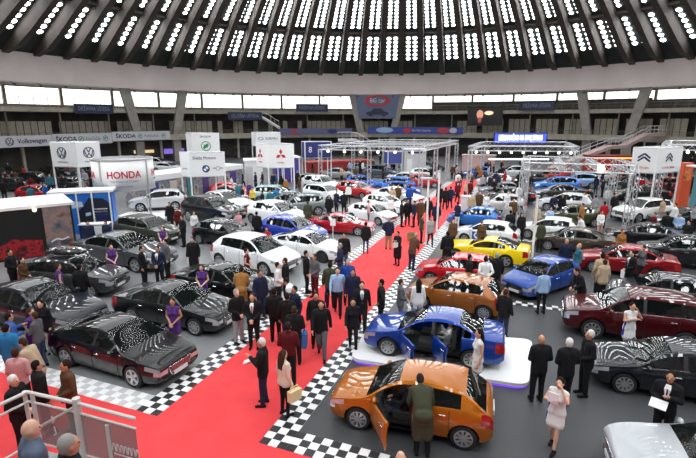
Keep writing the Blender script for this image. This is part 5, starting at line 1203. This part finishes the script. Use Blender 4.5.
# ------------------------------------------------------------------ people: head-top pixel, sex, clothing, pose, facing, colours, hair
PEOPLE = [
 # lower left, by the railing
 (7.5, 313, 'M', 'jacket', 'phone', 'RA', 'b', 'je', 'k', 'man in a blue jacket at the left edge, the one nearer the parked cars'),
 (5, 324, 'M', 'jacket', 'stand', 'A', 'tq', 'je', 'k', 'person seen from behind in a bright blue jacket at the left edge'),
 (25, 310, 'F', 'coat', 'clasp', 'R', 'pu', 'k', 'bl', 'woman in a dark violet coat in the group at the left edge'),
 (41, 308, 'F', 'shirt', 'phone', 'L', 'g', 'je', 'b', 'girl in a grey top and pale jeans with a red waist, facing the left-edge group'),
 (49, 302, 'F', 'jacket', 'stand', 'T', 'k', 'k', 'kl', 'woman with long black hair and dark jacket behind the girl in grey'),
 (22.5, 340, 'M', 'jacket', 'bend', 'L', 'be', 'g', 'b', 'elderly man in a beige jacket bending at the lower left'),
 (16, 347, 'M', 'shirt', 'clasp', 'A', 'pk', 'k', 'b', 'person in a pale pink shirt seen from behind at the lower left'),
 (12, 375, 'M', 'jacket', 'clasp', 'R', 'k', 'k', 'w', 'white-haired man in black beside the metal railing'),
 (26.5, 366, 'M', 'jacket', 'stand', 'RA', 'k', 'k', 'k', 'dark-haired man in black just behind the white-haired man at the railing'),
 (65, 360, 'M', 'jacket', 'clasp', 'LT', 'br', 'k', 'd', 'man in a brown jacket with a shoulder bag behind the railing post'),
 (27, 420, 'M', 'jacket', 'stand', 'RA', 'gb', 'k', '0', 'balding man in a grey blue sweater at the bottom left corner'),
 (66, 435, 'M', 'jacket', 'stand', 'RA', 'k', 'k', 'g', 'balding man whose head shows at the bottom edge by the glass panel'),
 # left stand
 (161, 303, 'F', 'dress', 'clasp', 'T', 'pu', 'k', 'b', 'hostess in a purple dress standing by the bonnet of the black fastback'),
 (196, 267, 'F', 'dress', 'clasp', 'T', 'pu', 'k', 'kl', 'dark-haired hostess in a purple dress between the two black saloons'),
 (50, 266, 'F', 'dress', 'stand', 'RA', 'pu', 'k', 'b', 'woman in a violet dress at the flank of the off-roader with roof box'),
 (58.5, 271, 'M', 'jacket', 'stand', 'A', 'k', 'je', 'k', 'person in a black jacket and jeans beside the off-roader with roof box'),
 (106, 246, 'F', 'dress', 'clasp', 'TR', 'pu', 'k', 'b', 'hostess in a purple dress in front of the mid grey saloon'),
 (141, 246, 'M', 'jacket', 'stand', 'R', 'k', 'k', 'k', 'man in a black suit standing by the front wheel of the mid grey saloon', 's'),
 (157, 246, 'M', 'jacket', 'clasp', 'T', 'n', 'k', 'k', 'man in a dark suit in the middle of the three before the mid grey saloon', 's'),
 (165, 239, 'M', 'jacket', 'stand', 'LT', 'g', 'k', 'k', 'man in a grey jacket right of the two dark suits before the mid grey saloon'),
 (192, 237, 'M', 'coat', 'stand', 'T', 'k', 'k', 'k', 'man in a long dark coat alone behind the glossy black saloon'),
 (18, 250, 'M', 'jacket', 'clasp', 'R', 'k', 'k', 'k', 'person in dark clothes in front of the red crowd picture'),
 (39, 251, 'F', 'shirt', 'clasp', 'R', 'br', 'k', 'kl', 'woman in brown before the black walled booth'),
 (91, 221, 'M', 'jacket', 'stand', 'TR', 'n', 'k', 'k', 'host in navy leaning on the blue and white counter'),
 (99, 222, 'F', 'jacket', 'clasp', 'T', 'n', 'k', 'd', 'hostess in dark blue behind the blue and white counter'),
 (155, 228, 'F', 'dress', 'clasp', 'T', 'pu', 'k', 'kl', 'hostess in a purple dress at the bonnet of the olive off-roader'),
 (182, 215, 'M', 'jacket', 'clasp', 'LT', 'k', 'k', 'k', 'man in dark clothes in front of the black off-roader of the left rows'),
 (169, 202, 'M', 'coat', 'stand', 'T', 'k', 'k', 'd', 'man in a dark coat beside the low white stage'),
 (177, 207, 'F', 'jacket', 'stand', 'T', 'dr', 'k', 'k', 'woman in dark red near the low white stage'),
 (201, 212, 'F', 'shirt', 'stand', 'TR', 'w', 'g', 'b', 'woman in a white top behind the dark hatchback of the left rows'),
 (229, 213, 'F', 'shirt', 'clasp', 'TR', 'pk', 'k', 'b', 'woman in pink beside the silver-white saloon'),
 (250, 213, 'M', 'jacket', 'stand', 'A', 'k', 'k', 'k', 'man in black left of the deep blue hatchback'),
 (246, 222, 'F', 'shirt', 'stand', 'A', 'lg', 'g', 'b', 'woman in light grey behind the small white hatchback'),
 (258, 229, 'F', 'dress', 'clasp', 'T', 'r', 'k', 'b', 'woman in a red and white dress beside the deep blue hatchback'),
 (242, 250, 'F', 'dress', 'clasp', 'R', 'dr', 'k', 'd', 'hostess in a dark dress standing at the door of the small white hatchback'),
 (252, 187, 'F', 'shirt', 'stand', 'T', 'ye', 'k', 'b', 'woman in a yellow top in front of the white cabin'),
 (241, 186, 'M', 'jacket', 'stand', 'R', 'k', 'k', 'k', 'man in dark clothes left of the woman in yellow'),
 (246, 182, 'F', 'jacket', 'stand', 'T', 'pu', 'k', 'd', 'woman in violet behind the woman in yellow'),
 (262, 190, 'M', 'jacket', 'stand', 'L', 'k', 'k', 'k', 'man in black beside the pale turquoise car'),
 (269, 188, 'M', 'jacket', 'stand', 'T', 'te', 'k', 'k', 'man in teal in front of the purple booth'),
 (276, 187, 'F', 'shirt', 'stand', 'T', 'tq', 'dj', 'b', 'woman in blue in front of the purple booth'),
 (312, 201, 'M', 'coat', 'stand', 'A', 'ol', 'k', 'b', 'man in an olive coat left of the crimson hatchback'),
 (329, 195, 'M', 'jacket', 'stand', 'T', 'k', 'k', 'k', 'man in black behind the crimson hatchback, left of the pair'),
 (336.5, 190, 'M', 'jacket', 'stand', 'LT', 'n', 'k', 'k', 'tall man in navy behind the crimson hatchback, right of the pair'),
 (344, 191, 'M', 'jacket', 'clasp', 'A', 'k', 'k', 'k', 'man in black in front of the bright red off-roader'),
 (348.5, 184, 'F', 'shirt', 'stand', 'A', 'w', 'k', 'b', 'woman in white at the flank of the bright red off-roader'),
 (378, 198, 'F', 'shirt', 'stand', 'R', 'pk', 'je', 'b', 'woman in a reddish top between the white hatchbacks'),
 (388, 197, 'F', 'shirt', 'stand', 'T', 'w', 'lg', 'bl', 'woman in white between the white hatchbacks'),
 (386, 188, 'M', 'jacket', 'stand', 'T', 'be', 'k', 'b', 'man in a beige jacket behind the white saloon beside the carpet'),
 (400, 184, 'M', 'jacket', 'stand', 'T', 'br', 'k', 'b', 'man in brown in front of the blue trio'),
 (412, 185, 'M', 'jacket', 'stand', 'A', 'bl', 'dj', 'k', 'man in dark blue right of the blue trio'),
 (344, 233, 'M', 'jacket', 'stand', 'T', 'k', 'je', 'd', 'man in dark jacket right of the white fastback'),
 (340, 243, 'M', 'jacket', 'clasp', 'L', 'dj', 'je', 'g', 'man in a blue grey jacket at the nose of the white fastback'),
 (366, 222, 'F', 'jacket', 'stand', 'A', 'k', 'je', 'k', 'woman in black and jeans at the nose of the crimson hatchback'),
 # left edge of the carpet
 (233, 272, 'M', 'coat', 'bend', 'A', 'tan', 'k', 'd', 'man in a tan coat bending over the glossy black saloon'),
 (236, 289, 'M', 'jacket', 'clasp', 'TR', 'k', 'lg', 'g', 'grey-haired man in a black jacket and pale jeans by the left chequered strip'),
 (252, 293, 'M', 'jacket', 'clasp', 'T', 'k', 'k', 'b', 'man in a black suit and white shirt by the left chequered strip', 's'),
 (259.5, 270, 'M', 'jacket', 'stand', 'TR', 'n', 'dj', 'b', 'man in a navy jacket and jeans in front of the glossy black saloon'),
 (277.5, 262, 'M', 'shirt', 'clasp', 'R', 'w', 'k', 'k', 'man in a white shirt in front of the small white hatchback'),
 (281, 258, 'M', 'jacket', 'stand', 'L', 'k', 'k', 'b', 'man in black facing the man in the white shirt'),
 (286, 279, 'M', 'jacket', 'bend', 'L', 'w', 'k', 'k', 'man in a white hooded top in the dark group on the left carpet edge'),
 (274, 288, 'M', 'jacket', 'stand', 'A', 'k', 'k', 'k', 'man in black seen from behind, left of the dark group on the carpet edge'),
 (282.5, 291, 'M', 'jacket', 'stand', 'A', 'k', 'dj', 'd', 'man in black seen from behind, middle of the dark group on the carpet edge'),
 (292.5, 287, 'M', 'jacket', 'stand', 'LT', 'n', 'k', 'k', 'man in navy, right of the dark group on the carpet edge'),
 (294, 306, 'M', 'jacket', 'clasp', 'A', 'k', 'k', 'b', 'man in a dark jacket with a blue bag at his side on the carpet'),
 (288, 322, 'M', 'shirt', 'clasp', 'A', 'dr', 'k', 'd', 'man in a dark red sweater seen from behind on the carpet'),
 (261.5, 338, 'M', 'jacket', 'phone', 'L', 'k', 'dj', 'w', 'white-haired man in a black jacket reading on the wide red carpet'),
 (283, 350, 'F', 'shirt', 'stand', 'RA', 'cr', 'k', 'bl', 'woman with long brown hair and cream sweater on the wide red carpet'),
 (321, 300, 'M', 'jacket', 'walk', 'T', 'k', 'g', 'b', 'man in a black zipped jacket and grey trousers walking down the carpet'),
 (316, 292, 'M', 'jacket', 'stand', 'T', 'k', 'k', 'k', 'man in black right behind the man in the zipped jacket'),
 (306, 250.5, 'M', 'jacket', 'stand', 'R', 'k', 'k', 'k', 'tall man in a dark suit on the left chequered strip', 's'),
 (314.5, 254, 'M', 'shirt', 'clasp', 'LT', 'g', 'dr', 'b', 'man in a grey shirt and dark vest beside the tall man in the suit'),
 (330, 262, 'M', 'jacket', 'stand', 'A', 'ol', 'k', 'k', 'man in dark olive between the suit and the light blue shirt'),
 (337.5, 267, 'M', 'shirt', 'walk', 'T', 'lb', 'k', 'k', 'man in a light blue shirt with a dark bag walking on the carpet'),
 (348, 259, 'M', 'jacket', 'stand', 'T', 'bl', 'k', 'g', 'man in a bright blue jacket over a maroon sweater on the carpet'),
 (353, 269, 'M', 'jacket', 'stand', 'T', 'n', 'k', 'b', 'man in a violet blue jacket on the carpet before the bright blue jacket'),
 (362, 281, 'M', 'jacket', 'walk', 'T', 'k', 'k', 'k', 'man in a black suit and dark tie on the right part of the carpet', 's', 'k'),
 (353, 298, 'F', 'jacket', 'walk', 'T', 'k', 'k', 'k', 'woman in a black jacket walking in front of the man in suit and tie'),
 (381.5, 279, 'M', 'jacket', 'hip', 'L', 'k', 'k', 'k', 'man in a black leather jacket alone on the right chequered strip'),
 (401, 279, 'F', 'jacket', 'clasp', 'R', 'g', 'g', 'b', 'woman in patterned grey by the nose of the copper hatchback'),
 (414, 279, 'F', 'shirt', 'stand', 'A', 'w', 'w', 'kl', 'dark long-haired woman in white with a white tote bag'),
 (398, 231, 'F', 'coat', 'phone', 'LT', 'k', 'k', 'k', 'woman in a black coat with a pale bag alone in the middle of the carpet'),
 (389, 217, 'M', 'jacket', 'hip', 'A', 'n', 'kh', 'g', 'man in a navy jacket and khaki trousers on the left carpet edge'),
 (402, 200, 'M', 'jacket', 'stand', 'R', 'k', 'k', 'k', 'man in black, left of the dark trio at the left carpet edge'),
 (408, 199, 'M', 'jacket', 'stand', 'T', 'k', 'k', 'd', 'man in black, middle of the dark trio at the left carpet edge'),
 (413.5, 200, 'M', 'jacket', 'stand', 'L', 'n', 'k', 'k', 'man in navy, right of the dark trio at the left carpet edge'),
 (422, 214, 'F', 'jacket', 'stand', 'R', 'ol', 'k', 'b', 'woman in green brown behind the lamp post'),
 (431, 216, 'F', 'jacket', 'walk', 'T', 'lg', 'k', 'b', 'woman in a pale jacket between the two white posts'),
 (421, 199, 'M', 'coat', 'stand', 'T', 'br', 'k', 'd', 'man in a brown coat behind the lamp post on the carpet'),
 (429, 197, 'M', 'jacket', 'stand', 'A', 'k', 'k', 'k', 'man in black between the two posts further up the carpet'),
 (437, 202, 'M', 'jacket', 'stand', 'A', 'n', 'k', 'k', 'man in navy right behind the plain white post'),
 (416, 234, 'M', 'jacket', 'bend', 'RA', 'br', 'dj', 'g', 'person stooping over a basket on the carpet by the lamp post'),
 (440, 185, 'M', 'coat', 'walk', 'A', 'k', 'k', 'k', 'person in a black coat far up the carpet, left of four'),
 (446, 187, 'M', 'jacket', 'walk', 'A', 'k', 'k', 'k', 'person in black far up the carpet, second of four'),
 (451, 186, 'M', 'jacket', 'walk', 'A', 'n', 'k', 'd', 'person in navy far up the carpet, third of four'),
 (458, 182, 'M', 'jacket', 'walk', 'T', 'dr', 'k', 'k', 'person in dark red far up the carpet, right of four'),
 # right stand
 (420, 378, 'M', 'coat', 'lean', 'A', 'ol', 'k', 'd', 'man in an olive parka leaning into the open bright orange hatchback'),
 (401, 452, 'M', 'jacket', 'stand', 'A', 'n', 'k', '0', 'bald person whose head just shows at the bottom edge'),
 (480, 329, 'F', 'dress', 'stand', 'L', 'w', 'k', 'kl', 'hostess in a white dress on the platform by the blue saloon'),
 (542.5, 335, 'M', 'jacket', 'clasp', 'A', 'k', 'k', '0', 'bald man in black seen from behind right of the platform'),
 (570, 338, 'M', 'jacket', 'clasp', 'A', 'k', 'k', 'w', 'white-haired man in black seen from behind on the dark floor'),
 (591, 330, 'M', 'jacket', 'clasp', 'L', 'k', 'k', 'w', 'white-haired man in a dark suit at the nose of the charcoal saloon'),
 (672, 371, 'M', 'jacket', 'phone', 'LT', 'k', 'k', 'k', 'man in a black suit and white shirt holding papers behind the silver saloon', 's'),
 (561, 377, 'F', 'dress', 'raise', 'LT', 'w', 'k', 'kl', 'hostess in a white dress with blue side walking across the dark floor'),
 (633, 302, 'F', 'dress', 'raise', 'T', 'w', 'k', 'kl', 'hostess in a white dress leaning at the maroon off-roader'),
 (486, 256, 'M', 'shirt', 'back', 'A', 'w', 'k', 'k', 'man in a white shirt with hands behind his back by the red hatchback'),
 (497.5, 252.5, 'M', 'jacket', 'stand', 'A', 'k', 'dj', 'g', 'man in a dark jacket right of the man with hands behind his back'),
 (475, 260, 'M', 'jacket', 'clasp', 'R', 'k', 'k', 'k', 'man in black left of the man with hands behind his back'),
 (506, 289, 'M', 'jacket', 'stand', 'RA', 'k', 'dj', 'b', 'boy in a black jacket with green collar behind the copper hatchback'),
 (545, 269, 'F', 'shirt', 'stand', 'A', 'lb', 'k', 'b', 'woman in a pale blue blouse before the blue hatchback'),
 (577, 269, 'M', 'jacket', 'bend', 'L', 'k', 'k', 'd', 'man in black stooping at the flank of the blue hatchback'),
 (561, 240, 'M', 'jacket', 'stand', 'T', 'n', 'k', '0', 'bald man in navy behind the blue hatchback'),
 (567.5, 245, 'F', 'shirt', 'stand', 'L', 'te', 'k', 'o', 'blonde woman in teal behind the blue hatchback'),
 (603, 253, 'M', 'jacket', 'stand', 'A', 'be', 'k', 'k', 'person in a beige jacket seen from behind before the bright red saloon'),
 (609.5, 256, 'F', 'jacket', 'stand', 'A', 'be', 'k', 'b', 'woman in pale brown beside the beige jacket before the bright red saloon'),
 (634, 252, 'M', 'jacket', 'clasp', 'L', 'k', 'k', 'k', 'man in a dark suit with papers at the door of the bright red saloon', 's'),
 (644, 245, 'F', 'shirt', 'raise', 'L', 'g', 'k', 'd', 'woman in grey with raised arm behind the man with papers'),
 (448, 231, 'M', 'coat', 'stand', 'A', 'k', 'k', 'k', 'person in black at the front of the yellow coupe'),
 (452, 220, 'F', 'jacket', 'stand', 'T', 'br', 'k', 'rl', 'brown-haired woman at the nose of the lettered white hatchback'),
 (482, 222, 'F', 'shirt', 'stand', 'T', 'br', 'je', 'd', 'woman in a brown top at the flank of the lettered white hatchback'),
 (459, 201, 'F', 'jacket', 'clasp', 'RA', 'n', 'w', 'd', 'woman in dark blue beside the white info kiosk'),
 (472, 193, 'M', 'jacket', 'stand', 'T', 'be', 'k', 'd', 'man in beige behind the sky blue hatchback'),
 (480, 191, 'M', 'jacket', 'stand', 'T', 'br', 'k', 'k', 'man in brown behind the sky blue hatchback'),
 (485.5, 193, 'F', 'shirt', 'stand', 'T', 'w', 'w', 'd', 'woman in white behind the sky blue hatchback'),
 (507, 203, 'M', 'coat', 'stand', 'A', 'lg', 'k', 'w', 'person in a pale grey coat in the group left of the white post'),
 (514, 198, 'M', 'jacket', 'stand', 'T', 'br', 'k', 'd', 'man in brown in the group left of the white post'),
 (501.5, 203, 'F', 'jacket', 'stand', 'A', 'be', 'k', 'b', 'woman in beige in the group left of the white post'),
 (509, 212, 'M', 'coat', 'stand', 'A', 'k', 'k', 'k', 'person in a black coat nearest in the group left of the white post'),
 (522, 213, 'F', 'coat', 'stand', 'T', 'k', 'k', 'kl', 'woman all in black at the nose of the white hatchback by the brown saloon'),
 (542, 221, 'F', 'jacket', 'stand', 'A', 'ol', 'k', 'd', 'woman in dark olive at the nose of the brown saloon'),
 (507.5, 191, 'F', 'shirt', 'stand', 'T', 'w', 'w', 'b', 'woman in white in the right row beside the black saloon'),
 (517.5, 183, 'F', 'shirt', 'stand', 'T', 'w', 'g', 'd', 'woman in a white top by the left post of the grey truss pavilion'),
 (563, 194, 'M', 'jacket', 'stand', 'T', 'k', 'k', 'k', 'man in black at the flank of the white off-roader under the grey truss'),
 (555, 194, 'M', 'jacket', 'clasp', 'T', 'n', 'k', 'd', 'man in navy at the bonnet of the white off-roader under the grey truss'),
 (585.5, 192, 'M', 'shirt', 'stand', 'L', 'w', 'dj', 'b', 'man in a white shirt at the tail of the white off-roader'),
 (583, 203, 'M', 'jacket', 'stand', 'L', 'tan', 'k', 'b', 'man in tan at the tail of the dark green car'),
 (580, 216, 'M', 'shirt', 'bend', 'L', 'w', 'k', 'k', 'person in white bending behind the brown saloon'),
 (538, 205, 'F', 'jacket', 'stand', 'T', 'be', 'k', 'b', 'woman in beige behind the white post on the right stand'),
 (551, 207, 'F', 'shirt', 'stand', 'T', 'lb', 'k', 'd', 'woman in pale blue beside the dark green car'),
 (609, 187, 'M', 'shirt', 'stand', 'A', 'w', 'lg', 'g', 'man in a white shirt in the aisle left of the white family car'),
 (602.5, 200, 'M', 'shirt', 'stand', 'A', 'r', 'k', 'k', 'person in a bright red top in the aisle of the right stands'),
 (610, 211, 'F', 'shirt', 'clasp', 'T', 'w', 'pk', 'b', 'woman in white and pink in the aisle before the person in red'),
 (596, 195, 'F', 'shirt', 'stand', 'A', 'lg', 'g', 'b', 'woman in pale grey in the aisle left of the person in red'),
 (590, 188, 'M', 'jacket', 'stand', 'T', 'k', 'k', 'k', 'man in black in the aisle behind the woman in pale grey'),
 (681, 213, 'M', 'shirt', 'clasp', 'LT', 'lb', 'k', 'k', 'man in a lavender shirt right of the white family car'),
 (676, 203, 'M', 'shirt', 'stand', 'L', 'w', 'k', 'k', 'man in a white shirt behind the man in lavender'),
 (688, 202, 'F', 'shirt', 'stand', 'T', 'lg', 'k', 'b', 'woman in pale grey before the teal column'),
 (671, 214, 'M', 'jacket', 'stand', 'A', 'k', 'k', 'k', 'man in black left of the man in lavender'),
 (660, 213, 'F', 'jacket', 'stand', 'L', 'dr', 'k', 'd', 'woman in dark red at the tail of the white family car'),
 (666, 199, 'F', 'jacket', 'stand', 'L', 'be', 'k', 'd', 'woman in beige behind the white family car'),
 (623, 229, 'F', 'shirt', 'stand', 'T', 'tan', 'dr', 'r', 'red-haired woman between the brown and the black saloon'),
 (690, 220, 'M', 'jacket', 'clasp', 'L', 'k', 'k', 'k', 'dark figure at the right edge before the grey saloon'),
 (628, 195, 'M', 'jacket', 'stand', 'T', 'k', 'k', 'k', 'man in black left of the white family car by the thin posts'),
]
SKIP = {'man in an olive parka leaning into the open bright orange hatchback': ('bright orange hatchback with open driver door in the foreground',)}
for r in PEOPLE:
    hx, hy, sex, fit, pose, face, top, bot, hair, lab = r[:10]; su = len(r) > 10; tie = r[11] if len(r) > 11 else ('n' if su else None)
    H = 1.64 if lab.startswith('boy') else None; zz = PLZ if 'on the platform' in lab else (1.72 if lab.startswith('balding') else 0.)
    person(hx, hy, sex, fit, pose, face, top, bot, hair, lab, H=H, suit=su, tie=tie, z=zz, skip=SKIP.get(lab, ()))
for carlab, seat, sex, fit, top, hair, lab in (('royal blue saloon with two open doors on the white platform', 2, 'M', 'shirt', 'w', 'k', 'person in a white shirt sitting on the back seat of the blue saloon'), ('bright orange hatchback with open driver door in the foreground', 0, 'M', 'jacket', 'k', 'b', 'person in dark clothes sitting in the open orange hatchback')):
    c = [q for q in COL.objects if q.get('label', '') == carlab][0]; k = c.scale[0]; sx, sy, sz = TPL['compact' if seat == 2 else 'hatch']['seats'][seat]
    a = c.rotation_euler.z; p = c.location+Vector((math.cos(a)*sx-math.sin(a)*sy, math.sin(a)*sx+math.cos(a)*sy, 0))*k
    o = person(0, 0, sex, fit, 'sit', math.degrees(a), top, 'dj', hair, lab, H=1.55, pos=p, move=False); o.location.z = c.location.z+.41-.9*1.55/1.75
# ------------------------------------------------------------------ what people carry
def carried(name, label, cat, who, hand, dims, mat, drop=0., off=(0, 0), strap=True, tilt=0.):
    h = HANDS[who]; p = h[hand].copy(); a = h[2]; d = Vector((math.cos(a), math.sin(a), 0)); n = Vector((-d.y, d.x, 0)); p += d*off[0]+n*off[1]
    o = empty(name, (p.x, p.y, p.z-drop-dims[2]), a); o.rotation_euler = (0, tilt, a); tag(o, label, cat)
    m = MB(); x, y, z = dims; m.box((0, 0, z/2), (x, y, z)); b = m.build('sheet' if name == 'paper' else 'body', mat, o)
    if strap:
        m = MB(); pts = [(-x*.35, z), (-x*.28, z+drop*.8+.04), (x*.28, z+drop*.8+.04), (x*.35, z)]
        for (p0, p1) in zip(pts[:-1], pts[1:]): m.capsule((p0[0], 0, p0[1]), (p1[0], 0, p1[1]), .012, n=6, k=2)
        m.build('handle', mat, o)
    return o
carried('tote_bag', 'white tote bag on the long-haired woman in white by the copper hatchback', 'bag', 'dark long-haired woman in white with a white tote bag', 0, (.36, .10, .40), cloth(232, 232, 236), .10, (-.12, .08))
carried('handbag', 'cream handbag at the side of the long-haired woman on the wide carpet', 'bag', 'woman with long brown hair and cream sweater on the wide red carpet', 1, (.32, .12, .26), cloth(222, 206, 160), .06, (-.02, -.10))
carried('shopping_bag', 'bright blue bag carried beside the dark jacket on the red carpet', 'bag', 'man in a dark jacket with a blue bag at his side on the carpet', 1, (.34, .14, .42), cloth(60, 110, 170), .10, (-.05, -.20))
carried('satchel', 'brown shoulder bag on the man in the brown jacket', 'bag', 'man in a brown jacket with a shoulder bag behind the railing post', 1, (.30, .12, .26), cloth(140, 96, 66), .10, (-.22, -.28))
carried('shoulder_bag', 'dark bag at the hip of the man in the light blue shirt', 'bag', 'man in a light blue shirt with a dark bag walking on the carpet', 1, (.32, .12, .28), cloth(28, 28, 34), .08, (-.02, -.14))
carried('shoulder_bag', 'pale bag held by the woman in the black coat mid carpet', 'bag', 'woman in a black coat with a pale bag alone in the middle of the carpet', 0, (.26, .10, .22), cloth(215, 210, 205), .05, (.05, .05))
carried('paper', 'white papers held by the man in the suit behind the silver saloon', 'paper', 'man in a black suit and white shirt holding papers behind the silver saloon', 1, (.22, .30, .02), cloth(235, 235, 240), .0, (.10, 0), False, .5)
carried('paper', 'white sheet held by the hostess walking across the dark floor', 'paper', 'hostess in a white dress with blue side walking across the dark floor', 1, (.02, .20, .22), cloth(238, 238, 242), -.2, (.06, .03), False)
carried('paper', 'white sheet read by the white-haired man on the wide carpet', 'paper', 'white-haired man in a black jacket reading on the wide red carpet', 1, (.22, .16, .015), cloth(230, 230, 230), 0, (.12, .02), False, .4)
carried('paper', 'white papers held by the suited man at the red saloon door', 'paper', 'man in a dark suit with papers at the door of the bright red saloon', 0, (.02, .22, .30), cloth(235, 235, 235), .05, (.12, 0), False)
b_ = G(412, 241); o = empty('basket', b_); tag(o, 'round tan basket standing on the red carpet by the lamp post', 'basket'); m = MB(); m.tube((0, 0, 0), (0, 0, .38), .24, 16, .34); m.build('bowl', cloth(150, 128, 84), o); m = MB(); m.ball((0, 0, .40), (.3, .3, .12), 14, 8); m.build('filling', cloth(110, 90, 60), o)
# blue side panels on the white dresses
for lb in ('hostess in a white dress with blue side walking across the dark floor', 'hostess in a white dress leaning at the maroon off-roader'):
    o = [c for c in COL.objects if c.get('label', '') == lb][0]; m = MB()
    m.capsule((.02, -.135, 1.16), (.02, -.165, .74), .035, .05, 8, 3); m.build('side_stripe', cloth(60, 60, 170), o)
# ------------------------------------------------------------------ stair landing with railing at the lower left
DZ, RZ = 1.72, 2.70
r = [G(x, y, RZ) for x, y in ((-30, 419), (27, 392), (76.5, 403), (134, 418.5))]
base = Vector((r[2].x, r[2].y, 0)); o = empty('stair_landing', base); tag(o, 'pale metal stair landing with tube railing and grey glass panels at the lower left', 'stair landing')
q = [Vector((p.x-base.x, p.y-base.y, 0)) for p in r]; U = lambda p, z: Vector((p.x, p.y, z))
near = [Vector((q[3].x+.1, q[3].y-3.2, 0)), Vector((q[0].x, q[0].y-2.6, 0))]
m = MB(); m.prism([v.to_2d() for v in [q[0], q[1], q[2], q[3]]+near], DZ-.16, DZ); m.build('deck', noisy('deck_steel', (.28, .28, .28), (.36, .36, .36), 6, .5), o)
RAIL = plastic(205, 200, 196, .35)
for p in (q[0]*.97, q[3]*.97, near[0]*.97, near[1]*.97): m = MB(); m.tube(U(p, 0), U(p, DZ-.1), .09, 10); m.build('leg', LIGHTGREY, o)
for i in range(3):
    for z, rr_ in ((RZ, .027), (RZ-.16, .018), (DZ+.12, .018)):
        m = MB(); m.capsule(U(q[i], z), U(q[i+1], z), rr_, n=10, k=2); m.build('rail', RAIL, o)
for p, rr_, zt_ in ((q[1]+(q[1]-q[2])*.06, .030, RZ), (q[1]+(q[2]-q[1])*.10, .030, RZ), (q[2], .055, RZ+.08), (q[2]+(q[3]-q[2])*.52, .035, RZ-.22), (q[0], .035, RZ)): m = MB(); m.tube(U(p, DZ), U(p, zt_), rr_, 12); m.build('post', RAIL, o)
m = MB(); m.capsule(U(q[1]+(q[2]-q[1])*.14, DZ+.40), U(q[2], RZ-.04), .022, n=8, k=2); m.build('rail', RAIL, o)
PANEL = pbsdf('smoked_glass', (.26, .22, .22), .08, alpha=.62)
for a, b in ((q[1]+(q[2]-q[1])*.16, q[2]), (q[2], q[3])): m = MB(); m.wall(a, b, DZ+.13, RZ-.18, .012); m.build('glass_panel', PANEL, o)
d = (q[3]-q[2]).normalized(); m = MB(); rnd = random.Random(4)
for i in range(7): x = -.22+i*.07; stroke(m, [(x, -.05), (x+.02, .07), (x+.05, .05), (x+.055, -.05)], .016, .006)
stroke(m, [(-.2, -.10), (.22, -.09)], .018, .006); placed(m, U(q[2]+(q[3]-q[2])*.78-Vector((0, .02, 0)), DZ+.42), d); m.build('panel_writing', plastic(215, 215, 215), o)
d = (q[2]-q[1]).normalized(); m = MB(); stroke(m, [(-.03, .16), (.03, .12), (-.03, .05)], .02, .006); stroke(m, [(0, -.0), (.02, -.12), (-.03, -.16)], .02, .006); placed(m, U(q[1]+(q[2]-q[1])*.48-Vector((0, .02, 0)), DZ+.50), d); m.build('panel_writing', plastic(215, 215, 215), o)
# ------------------------------------------------------------------ crowds
rc = random.Random(11)
KINDS = [('dark', ('k', 'k', 'n', 'k')), ('brown', ('br', 'tan', 'dr')), ('pale', ('lg', 'w', 'be', 'lb')), ('bright', ('r', 'te', 'bl', 'r'))]
def crowd(n, box, where, face=None):
    done = tries = 0
    while done < n and tries < n*40:
        tries += 1; x, y = rc.uniform(box[0], box[1]), rc.uniform(box[2], box[3]); p = G(x, y)
        if math.hypot(p.x-CEN.x, p.y-CEN.y) > 54 or inside_car(p, .3) or any((q-p).length < .6 for q in PLACED) or any(obb_hit((p, 0, .6, .6), ob) for ob in OBST): continue
        kd, cols = rc.choices(KINDS, (60, 14, 16, 10))[0]; sex = rc.choice('MMF'); fit = rc.choice(('jacket', 'jacket', 'shirt') if kd != 'dark' else ('jacket', 'jacket', 'coat'))
        person(0, 0, sex, fit, rc.choice(('stand', 'clasp', 'walk', 'hip', 'stand')), face if face is not None else rc.uniform(0, 360), rc.choice(cols), rc.choice(('k', 'dj', 'g', 'k')), rc.choice(('k', 'd', 'b', 'g') if sex == 'M' else ('kl', 'bl', 'd')),
               'visitor in %s clothes in the crowd %s' % (kd, where), group='crowd %s, %s' % (where, kd), lod=0, pos=p, H=rc.uniform(1.64, 1.82), move=False); done += 1
crowd(34, (2, 112, 176, 206), 'on the far left stand under the gallery')
crowd(26, (310, 432, 163, 184), 'under the left truss pavilion')
crowd(14, (449, 484, 177, 205), 'on the far end of the red carpet')
crowd(24, (484, 530, 168, 205), 'under the right truss pavilion')
crowd(30, (570, 694, 168, 202), 'below the right-hand staircase')
crowd(12, (198, 302, 188, 206), 'between the roundel sign and the three diamonds sign')
bpy.data.scenes.remove(WORK)
